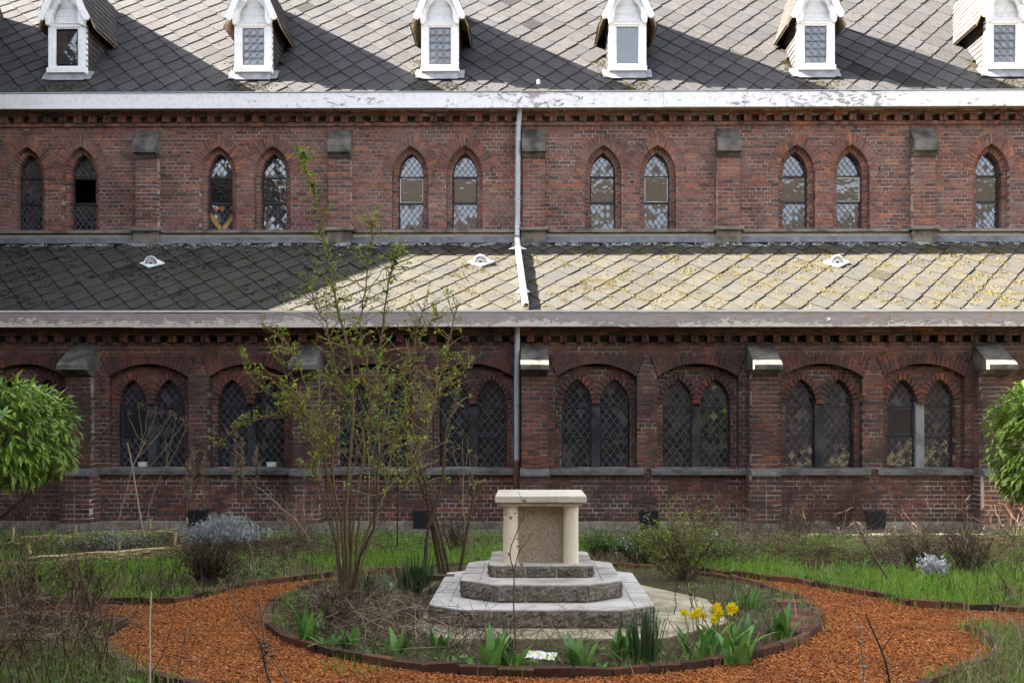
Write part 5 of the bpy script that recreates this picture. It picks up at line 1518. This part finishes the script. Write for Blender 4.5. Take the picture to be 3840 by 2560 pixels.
# ------------------------------------------------------------------ climbing rose left of the altar
def zc(L, ox=800, oy=500, s=.871): return [(ox + x / s, oy + y / s) for x, y in L]
ROSE = [  # main canes read off the photograph: root first
 [(440,1500),(432,1280),(440,1150),(452,1000),(456,850),(440,700),(402,560),(380,450),(352,330),(330,200),(300,110),(283,70)],
 [(445,1500),(482,1380),(522,1290),(540,1100),(555,900),(540,750),(562,560),(590,420),(600,395)],
 [(430,1480),(522,1260),(602,1180),(662,1060),(712,920),(732,820),(762,700),(800,560)],
 [(425,1470),(420,1280),(392,1150),(380,1000),(312,930),(240,920),(150,935),(80,962),(10,1025)],
 [(430,1420),(400,1330),(350,1160),(325,1100),(335,1010),(300,960),(250,860),(222,700)],
 [(455,1490),(447,1200),(470,1050),(522,900),(602,800),(690,640),(740,600)],
 [(415,1470),(402,1250),(335,950),(292,800),(242,690),(160,625)],
 [(440,1490),(462,1250),(492,1000),(432,860),(402,780),(372,640),(335,560),(300,480)],
 [(460,1480),(480,1250),(560,1050),(600,960),(640,860),(650,720),(690,560)],
 [(435,1480),(470,1180),(512,980),(505,800),(480,640),(500,480),(520,320),(515,300)],
 [(450,1490),(520,1300),(560,1180),(580,1040),(620,950),(700,860),(780,800),(840,760)],
 [(420,1480),(380,1200),(360,1060),(300,900),(180,850),(110,780),(95,720)]]
Yr = 8.95
rb = gr(1300, 2265); rose = empty('climbing_rose', rb, 'tall sparse climbing rose with many bare canes left of altar', 'rose bush')
allpts = []; fol = MB(); tw = MB()
def rose_leaf(q, n, sz, green=.55):
    d0 = rnd_dir(-.4, .9)
    for k in range(n):
        d = d0 + RNG.normal(0, .7, 3); fol.leaf(np.asarray(q) + RNG.normal(0, .012, 3), d, UP + RNG.normal(0, .3, 3), sz * RNG.uniform(.7, 1.3), sz * RNG.uniform(.45, .7), float(np.clip(RNG.normal(green, .25), 0, 1)))
for ci, L in enumerate(ROSE):
    px = zc(L); off = RNG.uniform(-.45, .45) * (0 if ci == 0 else 1)
    pts = [at(u, v, Yr + off * min(1, i / 3)) for i, (u, v) in enumerate(px)]
    pts[0][2] = .02
    pts = smooth(pts, 5); n = len(pts); r0 = (.019, .016, .015, .015, .010, .013, .011, .012, .011, .010, .011, .009)[ci]
    pts = [p + RNG.normal(0, .006, 3) * (i > 2) for i, p in enumerate(pts)]
    mb = MB()
    rad = np.linspace(r0 * .90, .005, n)
    mb.tube(pts, rad, 7, float(RNG.uniform(.15, .6)))
    o = obj('cane', mb, M['bark'], rose, smooth=True)
    # thorns and side twigs
    for i in range(3, n):
        t_ = i / n
        for _ in range(3):
            d = rnd_dir(-.3, .3); q = np.array(pts[i]) + RNG.normal(0, .01, 3); tw.tube([q, q + d * (rad[i] + .009)], [.0028, .0006], 3, .75)
        if t_ < .30: continue
        for _ in range(int(RNG.integers(2, 4))):
            d = rnd_dir(.0, 1.25); Lt = RNG.uniform(.08, .36) * (1.15 - .5 * t_) * (.5 if (ci == 0 and t_ > .62) or (ci in (3, 6, 11) and t_ > .6) else 1.0); q = np.array(pts[i])
            tp = curve(q, q + d * Lt, (0, 0, RNG.normal(0, .02)), 4, .006); g = RNG.random()
            tw.tube(tp, np.linspace(.0046, .0022, 5), 4, .97 if g > .5 else .6)
            for j in (2, 3, 4):
                if RNG.random() < (.25 if ci in (3, 6, 11) else .42): rose_leaf(tp[j], int(RNG.integers(1, 4)), .040, .66)
            if RNG.random() < .45:
                d2 = d + rnd_dir(-.2, 1) * .8; e = np.array(tp[2]); t2 = curve(e, e + d2 * Lt * .4, (0, 0, .01), 3, .004); tw.tube(t2, np.linspace(.0034, .002, 4), 3, .97)
                rose_leaf(t2[-1], 3, .038, .70)
        if ci in (0, 1, 9) and t_ > .55 and RNG.random() < .75: rose_leaf(pts[i], int(RNG.integers(1, 4)), .085 if ci == 0 else .06, .16)
obj('twigs', tw, M['bark'], rose, kind='stuff'); obj('foliage', fol, M['rose_leaf'], rose, kind='stuff')
# thorny canes standing right of it
TH = [[(760,1450),(735,1330),(712,1250),(680,1160),(655,1080),(640,1010)], [(745,1440),(722,1330),(700,1200),(690,1130),(660,1050),(622,960)], [(775,1452),(745,1320),(712,1200),(705,1150)], [(800,1440),(830,1290),(850,1180),(838,1100)], [(690,1440),(700,1300),(745,1150),(760,980),(790,880),(800,830)]]
b0 = gr(1665, 2150); thorn = empty('thorny_rose', b0, 'dark thorny rose canes between the climbing rose and altar', 'rose bush')
tw = MB(); fol = MB()
for L in TH:
    px = zc(L); pts = [at(u, v, 10.4 + RNG.normal(0, .02)) for u, v in px]; pts[0][2] = 0; pts = smooth(pts, 6)
    mb = MB(); mb.tube(pts, np.linspace(.020, .009, len(pts)), 7, .12); obj('cane', mb, M['bark'], thorn, smooth=True)
    for p in pts:
        for _ in range(7):
            d = rnd_dir(-.3, .3); q = np.array(p) + RNG.normal(0, .012, 3); tw.tube([q, q + d * .028], [.004, .0006], 3, .8)
    for p in pts[len(pts) // 2:]:
        if RNG.random() < .5:
            d = rnd_dir(.2, 1.2) * RNG.uniform(.1, .35); tw.tube(curve(p, p + d, (0, 0, .02), 3, .004), np.linspace(.004, .002, 4), 4, .8); rose_leaf(p + d, 3, .05, .5)
obj('thorns', tw, M['bark'], thorn, kind='stuff'); obj('foliage', fol, M['rose_leaf'], thorn, kind='stuff')
# slender rose with young red leaves in front of the altar
sp = smooth(px_path([(1935, 2520), (1932, 2380), (1926, 2260), (1927, 2150), (1912, 2070), (1940, 1990), (1965, 1930), (1958, 1900)], 6.95)); sp[0][2] = .03
sl = empty('young_rose', sp[0], 'slender rose stem with dark red young leaves before the altar', 'rose bush')
mb = MB(); mb.tube(sp, np.linspace(.006, .003, len(sp)), 5, .3); 
sp2 = smooth(px_path([(1927, 2150), (1945, 2070), (1975, 2030), (1990, 2000)], 6.95)); mb.tube(sp2, np.linspace(.004, .002, len(sp2)), 4, .3)
sp3 = smooth(px_path([(1958, 1900), (1955, 1870), (1942, 1840)], 6.95)); mb.tube(sp3, np.linspace(.003, .0015, len(sp3)), 4, .95)
obj('stem', mb, M['bark'], sl)
mb = MB()
for (u, v) in ((1912, 1935), (1925, 1930), (1945, 1945), (1930, 2020), (1915, 2020), (1975, 2005), (1985, 1998), (1935, 2050), (1990, 2030), (1955, 2110), (1963, 1872), (1910, 2070), (1948, 1950), (1900, 1934)):
    mb.leaf(at(u, v, 6.95), rnd_dir(-.6, .6), UP, .042, .028, RNG.random())
obj('leaves', mb, M['red_leaf'], sl)

# ------------------------------------------------------------------ spotted laurels at both edges
t_leafs = []
for i in range(8):
    mb = MB(); L, W_ = 1.0, .31; n = 5; v = []; rnd = (i + .5) / 8
    for k in range(n + 1):
        t_ = k / n; w_ = W_ * .5 * math.sin(math.pi * (t_ ** .8)) + .004; z = -.18 * t_ * t_ + RNG.normal(0, .006)
        v += [(-w_, t_ * L, z + w_ * .35), (0, t_ * L, z), (w_, t_ * L, z + w_ * .35)]
    mb.add(v, [(3*k, 3*k+1, 3*k+4, 3*k+3) for k in range(n)] + [(3*k+1, 3*k+2, 3*k+5, 3*k+4) for k in range(n)], rnd)
    t_leafs.append(_mesh('leaf', mb, M['aucuba'], (0, 0, 0), True))
def boxy(d): return np.sign(d) * np.abs(d) ** .72
def aucuba(c, rx, ry, rz, n, label, Lf, side):
    c = np.array(c, float); th = empty('spotted_laurel', (c[0], c[1], 0), label, 'shrub', 'spotted laurels at the picture edges')
    st = MB(); inner = MB()
    for k in range(7):
        e = c + np.array((RNG.normal(0, rx * .5), RNG.normal(0, ry * .5), RNG.uniform(-.2, .3) * rz)); st.tube(curve((c[0] - side * .75 + RNG.normal(0, .05), c[1] + .3, 0), e, (0, 0, .05), 5, .01), np.linspace(.018, .008, 6), 5, .2)
    whorls = []
    k = 0
    while k < n:
        d = RNG.normal(0, 1, 3); d /= np.linalg.norm(d)
        if d[1] > .35 or d[0] * side < -.1 or d[2] < -.75: continue
        rad = RNG.uniform(.80, 1.02); tip = c + boxy(d) * (rx, ry, rz) * rad * (1 + .08 * math.sin(5 * d[0] + 4 * d[2] + 1) * math.cos(4 * d[1] + 3 * d[2]) + (.12 if RNG.random() < .12 else 0))
        if RNG.random() < .4: st.tube([c + d * (rx, ry, rz) * .4, tip], [.007, .004], 4, .9)
        m_ = int(RNG.integers(5, 8)); a0 = RNG.uniform(0, 6.28)
        ax = Vector(d * .8 + np.array((0, -.25, .30))).normalized(); q = ax.to_track_quat('Z', 'Y').to_matrix()
        for j in range(m_):
            if k >= n: break
            a = a0 + j * 6.283 / m_ + RNG.normal(0, .15); elev = RNG.uniform(-.95, .1)
            R = q @ Matrix.Rotation(a, 3, 'Z') @ Matrix.Rotation(elev, 3, 'X') @ Matrix.Rotation(RNG.normal(0, .25), 3, 'Y')
            o = bpy.data.objects.new('leaf', t_leafs[int(RNG.integers(0, 8))]); link(o, th, tip); s_ = Lf * RNG.uniform(.55, 1.2)
            o.rotation_euler = R.to_euler(); o.scale = (s_, s_, s_); k += 1
    for k in range(5600):                # leaves deep inside, too crowded to tell apart
        d = RNG.normal(0, 1, 3); d /= np.linalg.norm(d); p = c + boxy(d) * (rx, ry, rz) * RNG.uniform(.55, 1.0)
        o_ = d * .9 + RNG.normal(0, .5, 3) + (0, 0, -.35); inner.leaf(p, o_, UP, Lf * RNG.uniform(.5, 1.1), Lf * .30, float(RNG.random()) ** 1.3)
    obj('branches', st, M['bark'], th); obj('inner_leaves', inner, M['aucuba'], th, kind='stuff')
aucuba(at(-110, 1625, 8.0), .80, .6, .45, 300, 'glossy spotted laurel bush at the left edge of the picture', .118, 1)
aucuba(at(3975, 1660, 8.6), .52, .55, .55, 260, 'glossy spotted laurel bush at the right edge of the picture', .112, -1)

# ------------------------------------------------------------------ bulbs, perennials
def clump(name, u, v, n, H, W_, spread, lean, mat, label, cat, group=None, bend=.25, tall=1.0, z=.03):
    b = gr(u, v, z); th = empty(name, b, label, cat, group)
    for k in range(n):
        a = RNG.uniform(0, 6.283); r = spread * math.sqrt(RNG.random()); p = b + np.array((r * math.cos(a), r * math.sin(a), 0))
        d = np.array((math.cos(a), math.sin(a), 0)) * lean * (.3 + r / spread) + np.append(RNG.normal(0, .08, 2), 0)
        mb = MB(); mb.blade(p, d, H * RNG.uniform(.65, 1.1), W_ * RNG.uniform(.8, 1.2), bend * RNG.uniform(.3, 1.6), float(RNG.random()), 0, 5)
        obj('leaf', mb, M[mat], th, origin=p)
    return th, b
# the spiky daffodil clumps
clump('daffodil_clump', 2415, 2490, 90, .40, .014, .11, .25, 'bulb_dark', 'dense spiky clump of dark daffodil leaves in front of the steps', 'daffodils')
clump('daffodil_clump', 1560, 2235, 80, .46, .018, .15, .35, 'bulb_dark', 'dark spiky daffodil leaves beside the timber stand', 'daffodils')
clump('daffodil_clump', 1365, 2245, 26, .33, .014, .08, .30, 'bulb_dark', 'small dark spiky leaf clump at the rose foot', 'daffodils')
clump('daffodil_clump', 1905, 2455, 16, .30, .012, .04, .12, 'bulb_dark', 'few upright dark spikes left of the slender rose', 'daffodils')
clump('daffodil_clump', 2800, 2285, 44, .22, .018, .12, .45, 'bulb_leaf', 'low green leaf clump behind the yellow daffodils', 'daffodils')
clump('daffodil_clump', 2120, 2100, 30, .26, .013, .09, .35, 'bulb_dark', 'dark spiky leaves in the grass just right of altar', 'daffodils', z=0)
# tulips with broad leaves
tul = [(1842, 2500, 9, .22, .055, 'broad tulip leaves at the front rim, left of the packet'), (1925, 2495, 6, .15, .045, 'smaller tulip leaves beside the broad ones, left of the packet'), (2175, 2495, 6, .20, .060, 'upright tulip leaf cluster right of the packet'),
       (2325, 2470, 6, .18, .050, 'tulip leaves leaning left of the spiky daffodil clump'), (2930, 2400, 7, .23, .060, 'stout tulip leaves near the right brick rim'), (1140, 2410, 8, .20, .055, 'tulip leaves at the left brick rim of the bed'),
       (1175, 2375, 7, .19, .05, 'pale tulip leaves behind those at the left rim'), (1485, 2450, 4, .14, .045, 'single small tulip shoot left of centre'), (1230, 2350, 9, .18, .06, 'broad leaves among dead stems, behind the left rim'), (1330, 2420, 7, .13, .045, 'low tulip shoots in the litter left of steps'), (1640, 2440, 6, .12, .04, 'short tulip shoots before the left of the steps')]
for u, v, n, H, W_, lab in tul: clump('tulip_plant', u, v, n + 2, H * 1.5, W_ * 1.35, .06, .45, 'bulb_leaf', lab, 'tulip', 'tulip leaves in the bed', .45)
clump('mullein_rosette', 1447, 2225, 8, .22, .085, .05, .6, 'pale_leaf', 'pale felty broad leaves at the foot of the rose', 'leafy plant', None, .8)
clump('mullein_rosette', 955, 2170, 16, .22, .06, .06, 1.0, 'weed', 'dark leafy rosette behind the left brick edging', 'leafy plant', None, .9, z=0)
clump('hellebore', 1235, 2420, 12, .12, .05, .08, 1.0, 'weed', 'low dark leafy plant at the left rim of the bed', 'leafy plant', None, .9)
# flowering daffodils
fb = gr(2690, 2460, .03); fl = empty('flowering_daffodils', fb, 'clump of yellow daffodils in bloom with broad green leaves', 'daffodils')
for k in range(52):
    u0 = RNG.uniform(2560, 2810); p = gr(u0, RNG.uniform(2425, 2490), .03); a = RNG.uniform(0, 6.28); d = np.array((math.cos(a), math.sin(a), 0)) * RNG.uniform(.15, .7)
    mb = MB(); broad = RNG.random() < .6
    mb.blade(p, d, RNG.uniform(.20, .36), .06 if broad else .022, RNG.uniform(.3, 1.1), float(RNG.random()), 0, 6); obj('leaf', mb, M['bulb_leaf'], fl, origin=p)
for i, (u, v) in enumerate(((2566, 2296), (2597, 2301), (2618, 2290), (2636, 2303), (2610, 2309), (2680, 2280), (2695, 2290), (2685, 2308), (2676, 2322), (2702, 2300), (2733, 2274), (2742, 2288), (2757, 2284), (2735, 2292), (2690, 2272), (2748, 2270))):
    Y = 7.35 + RNG.normal(0, .06); c = at(u, v, Y); face = np.array((RNG.normal(0, .5), -1, RNG.normal(-.1, .2))); face /= np.linalg.norm(face)
    e1 = np.cross(face, UP); e1 /= np.linalg.norm(e1); e2 = np.cross(e1, face)
    f = empty('flower', c, parent=fl); mb = MB()
    for k in range(6):
        a = k * math.pi / 3 + .2; d = e1 * math.cos(a) + e2 * math.sin(a); mb.leaf(c, d - face * .15, face, .040, .024, RNG.random(), 0, .05, -.1)
    obj('petals', mb, M['petal'], f)
    mb = MB(); A = np.linspace(0, 6.283, 9)[:-1]; v0 = [c + (e1 * math.cos(a) + e2 * math.sin(a)) * .008 for a in A]; v1_ = [c + face * .022 + (e1 * math.cos(a) + e2 * math.sin(a)) * .012 for a in A]
    mb.add(v0 + v1_, [(k, (k+1) % 8, 8 + (k+1) % 8, 8 + k) for k in range(8)], 0.0); obj('trumpet', mb, M['petal'], f)
    mb = MB(); foot = np.array((fb[0] + (c[0] - fb[0]) * .7, Y + .03, .03)); mb.tube(curve(foot, c - face * .01, (0, 0, .0), 4), .0035, 4, .9); obj('stem', mb, M['bark'], f)

# silver bush, white ragworts
def bush(name, u, v, rx, ry, rz, n, L, Wl, mat, label, cat, group=None, stems=40, stemmat='dead', el=(.2, 1.4)):
    b = gr(u, v); th = empty(name, b, label, cat, group); lf, st = MB(), MB()
    for k in range(stems):
        d = rnd_dir(.35, 1.5); e = b + d * (rx, ry, rz) * RNG.uniform(.7, 1.05); pts = curve(b + RNG.normal(0, .04, 3) * (1, 1, 0), e, (0, 0, .04), 4, .008); st.tube(pts, np.linspace(.005, .002, 5), 3, RNG.uniform(.1, .45))
        for _ in range(n // stems):
            q = np.array(pts[int(RNG.integers(1, 5))]) + RNG.normal(0, .035, 3); lf.leaf(q, rnd_dir(*el), UP, L * RNG.uniform(.6, 1.3), Wl, float(RNG.random()))
    obj('stems', st, M[stemmat], th, kind='stuff'); obj('leaves', lf, M[mat], th, kind='stuff')
bush('silver_bush', 830, 2075, .66, .5, .46, 9000, .06, .009, 'silver', 'rounded silvery grey bush behind the wattle fence', 'shrub', stems=130)
bush('silver_bush', 430, 2085, .85, .35, .30, 1500, .05, .007, 'silver', 'thin greyish lavender inside the left wattle bed', 'shrub', stems=90)
bush('white_ragwort', 3495, 2175, .20, .18, .22, 420, .06, .022, 'white_leaf', 'white felted plant in the grass at far right', 'plant', 'white felted plants', stems=22)
bush('white_ragwort', 2680, 2055, .18, .18, .16, 300, .06, .022, 'white_leaf', 'white felted plant in the grass behind the daffodils', 'plant', 'white felted plants', stems=18)
bush('white_ragwort', 2335, 2085, .13, .14, .20, 200, .05, .018, 'white_leaf', 'small white felted plant just right of the altar', 'plant', 'white felted plants', stems=14)
# brown winter shrub and green low rose
def twig_bush(u, v, h, spread, n, label, leaf=None, rnd=(.0, .35), group=None, nleaf=0, rad=.0042):
    b = gr(u, v); th = empty('twiggy_shrub', b, label, 'shrub', group); st = MB(); lf = MB()
    for k in range(n):
        d = np.array((RNG.normal(0, spread), RNG.normal(0, spread * .7), 1.0)); d *= h * RNG.uniform(.6, 1.05) / np.linalg.norm(d)
        pts = curve(b + RNG.normal(0, .05, 3) * (1, 1, 0), b + d, (RNG.normal(0, .03), 0, .02), 6, .008); r0 = RNG.uniform(*rnd); st.tube(pts, np.linspace(rad, rad * .5, 7), 4, r0)
        for _ in range(7):
            q = np.array(pts[int(RNG.integers(2, 7))]); e = q + rnd_dir(.2, 1.3) * h * RNG.uniform(.08, .25); t2 = curve(q, e, (0, 0, .01), 3, .004); st.tube(t2, np.linspace(rad * .5, rad * .25, 4), 3, r0)
            for _ in range(nleaf): lf.leaf(np.array(t2[int(RNG.integers(1, 4))]), rnd_dir(-.3, 1), UP, .03, .018, float(RNG.random()))
            if not nleaf and RNG.random() < .8:
                for _ in range(2): lf.leaf(e, rnd_dir(-.2, 1), UP, .014, .014, .1 * RNG.random())
    obj('twigs', st, M['dead'], th, kind='stuff')
    if lf.v: obj('foliage' if nleaf else 'seed_heads', lf, M[leaf or 'dead'], th, kind='stuff')
twig_bush(780, 2205, .47, .62, 110, 'dense dark brown winter shrub before the wattle fence')
twig_bush(2560, 2190, .85, .60, 60, 'straggling green rose shrub right of the altar steps', 'rose_leaf', (.2, .6), nleaf=4)
twig_bush(2250, 2095, .36, 1.1, 40, 'low tangle of green shoots right behind the altar', 'weed', (.2, .6), nleaf=5)
twig_bush(2500, 2130, .60, .8, 46, 'leafy bramble-like tangle behind the concrete slab', 'rose_leaf', (.2, .7), nleaf=5)
twig_bush(2680, 2120, .42, 1.0, 46, 'low green and brown tangle behind the daffodils', 'weed', (.2, .7), nleaf=4)
twig_bush(2400, 2120, .45, 1.0, 50, 'low leafy green shrub behind the steps at right', 'weed', (.2, .5), nleaf=5)
twig_bush(3440, 2150, .50, .6, 40, 'brown twiggy clump around the white plant at right')
twig_bush(3640, 2165, .62, .5, 40, 'dark twiggy clump at the right edge in grass')
twig_bush(2990, 2015, .55, .9, 80, 'sprawling dry brushwood heap near the wall at right', None, (.1, .6), rad=.003)
twig_bush(3160, 1990, .80, .7, 60, 'tall dry brush before the wall under right windows', None, (.05, .5), rad=.003)
twig_bush(1130, 2060, .75, .6, 34, 'arching pale dry twigs behind the grass at left', None, (.4, .9))
twig_bush(1700, 2080, .55, .4, 40, 'thin brown stems beside the thorny rose', None, (.1, .5))
twig_bush(1250, 2380, .42, .6, 40, 'brown dead stems on the bed left of steps', None, (.1, .6))
twig_bush(60, 2330, .62, .5, 50, 'brown weedy clump at the left edge by gravel', None, (.1, .6))
twig_bush(330, 2310, .55, .5, 40, 'brown weedy clump across the left gravel arm', None, (.1, .6))
twig_bush(2640, 2010, .45, .8, 40, 'straw coloured brush before the black hatch', None, (.3, .75), rad=.003)
for (u, v, h, lab) in ((2690, 2400, .40, 'single dark rose twig by the concrete slab'), (2560, 2330, .38, 'bare rose twig with few leaves beside the steps'), (2775, 2330, .42, 'thin twig standing behind the yellow daffodils')):
    twig_bush(u, v, h, .25, 3, lab, 'rose_leaf', (.05, .2), nleaf=1)

# ------------------------------------------------------------------ wattle edging, litter, small things
def wattle(pts, h, label, n_rods, posts, Yj=.03):
    P = [gr(u, v) for u, v in pts]; th = empty('wattle_fence', P[0], label, 'wattle fence', 'low woven willow fences')
    for k in range(n_rods):
        i0 = RNG.uniform(0, .35); i1 = RNG.uniform(.65, 1.0); z = h * (k + .5) / n_rods
        q = []
        for s_ in np.linspace(i0, i1, 12):
            f_ = s_ * (len(P) - 1); i = min(int(f_), len(P) - 2); b = P[i] + (P[i+1] - P[i]) * (f_ - i); q.append(b + np.array((0, math.sin(s_ * 26 + k * 3.1) * Yj, z + RNG.normal(0, .008))))
        mb = MB(); mb.tube(q, RNG.uniform(.009, .014), 5, float(RNG.random())); obj('willow_rod', mb, M['willow'], th)
    for (u, v, ph) in posts:
        p = gr(u, v); mb = MB(); mb.tube([p, p + (RNG.normal(0, .03), 0, ph)], [.020, .018], 7, .3 + .5 * RNG.random(), 0, True); obj('post', mb, M['willow'], th, origin=p)
wattle([(-40, 2135), (180, 2125), (420, 2110), (650, 2085), (800, 2060)], .13, 'low woven willow fence in front of the silver bush', 13, [(120, 2108, .22), (445, 2100, .22), (651, 2085, .30), (778, 2065, .28), (310, 2110, .12)])
wattle([(-40, 2060), (200, 2035), (450, 2020), (700, 2010)], .11, 'rear woven willow fence, closer to the church wall', 9, [(45, 2045, .25), (278, 2025, .22), (565, 2010, .26), (697, 2005, .26)])
wattle([(3100, 2055), (3200, 2040), (3330, 2030), (3500, 2030), (3700, 2040), (3900, 2060)], .10, 'low woven willow fence round the dug bed at right', 11, [(3150, 2035, .22), (3360, 2030, .22), (3105, 2060, .12)])
for i, (a, b_, lab) in enumerate((((3105, 2065), (3215, 2082), 'bundle of pale cut twigs lying by the right wattle'), ((3455, 2075), (3520, 2095), 'pale stick lying on the dug soil at right'))):
    p0, p1 = gr(*a), gr(*b_); th = empty('cut_sticks', p0, lab, 'sticks')
    for k in range(9 if i == 0 else 2):
        mb = MB(); mb.tube(curve(p0 + RNG.normal(0, .04, 3) * (1, 1, 0) + (0, 0, .04), p1 + RNG.normal(0, .09, 3) * (1, 1, 0) + (0, 0, .03), (0, 0, .03), 4, .01), [.007, .007, .006, .005, .004], 5, .8 + .2 * RNG.random()); obj('stick', mb, M['dead'], th)
# dead branch arching before the wall
th, pts = stalk('dead_branch', [(1165, 2030), (1110, 1950), (1050, 1900), (1000, 1850), (960, 1825)], .008, .75, 'pale forked dead branch leaning on the grass left', 'dead branch', Y=11.8)
mb = MB()
for f_, u, v in ((.35, 990, 1940), (.45, 1000, 1900), (.6, 960, 1870), (.7, 1040, 1840), (.3, 1060, 1960)):
    q = np.array(pts[int(f_ * (len(pts) - 1))]); mb.tube(curve(q, at(u, v, 11.8), (0, 0, .03), 4, .01), [.006, .005, .004, .003, .003], 5, .65)
obj('side_branches', mb, M['dead'], th)
# black shepherd's hook by the rose
hk = smooth(px_path([(1490, 1930), (1492, 1760), (1500, 1700), (1520, 1690), (1540, 1700), (1545, 1715)], 12.3)); hk[0][2] = 0
mb = MB(); mb.tube(hk, .009, 6); obj('garden_hook', mb, M['black'], None, origin=hk[0], label='thin black metal hook stake before the wall, behind the rose', category='garden hook')
# crumpled seed packet
t = NT('printed_packet'); n = t.noise(11, 2, .5); M['packet'] = t.bsdf(t.ramp(n, [(.38, (.80,.80,.78)), (.5, (.78,.78,.76)), (.54, (.72,.66,.10)), (.60, (.70,.70,.66)), (.66, (.12,.36,.14)), (.74, (.75,.75,.72))]), .35, .5)
p = gr(2030, 2470, .03); mb = MB(); nx, ny = 10, 6; v = []
for j in range(ny + 1):
    for i in range(nx + 1):
        x_ = (i / nx - .5) * .20; y_ = (j / ny - .5) * .11; v.append((p[0] + x_ + y_ * .3, p[1] + y_ - x_ * .35, .050 + .010 * math.sin(i * 1.1 + j * .7) * math.cos(j * 1.3) + RNG.uniform(0, .010) + .25 * y_))
mb.add(v, [(j*(nx+1)+i, j*(nx+1)+i+1, (j+1)*(nx+1)+i+1, (j+1)*(nx+1)+i) for j in range(ny) for i in range(nx)]); obj('litter_packet', mb, M['packet'], None, origin=p, label='crumpled white, yellow and green plastic packet lying on the bed', category='litter')
# cups on the inner sills of the left windows
for u in (536, 1018):
    c = at(u, 1738, Y1 + .245); mb = MB(); A = np.linspace(0, math.pi, 9)
    mb.add([(c[0] + .075 * math.cos(a), Y1 + .247 - .03 * math.sin(a), c[2] - .045) for a in A] + [(c[0] + .085 * math.cos(a), Y1 + .247 - .035 * math.sin(a), c[2] + .03) for a in A], [(i, i+1, i+10, i+9) for i in range(8)])
    obj('white_pot', mb, M['plastic_white'], None, origin=c, label='white pot on the sill of the leftmost window pair' if u < 700 else 'white pot on the sill of the window behind the plumes', category='pot')
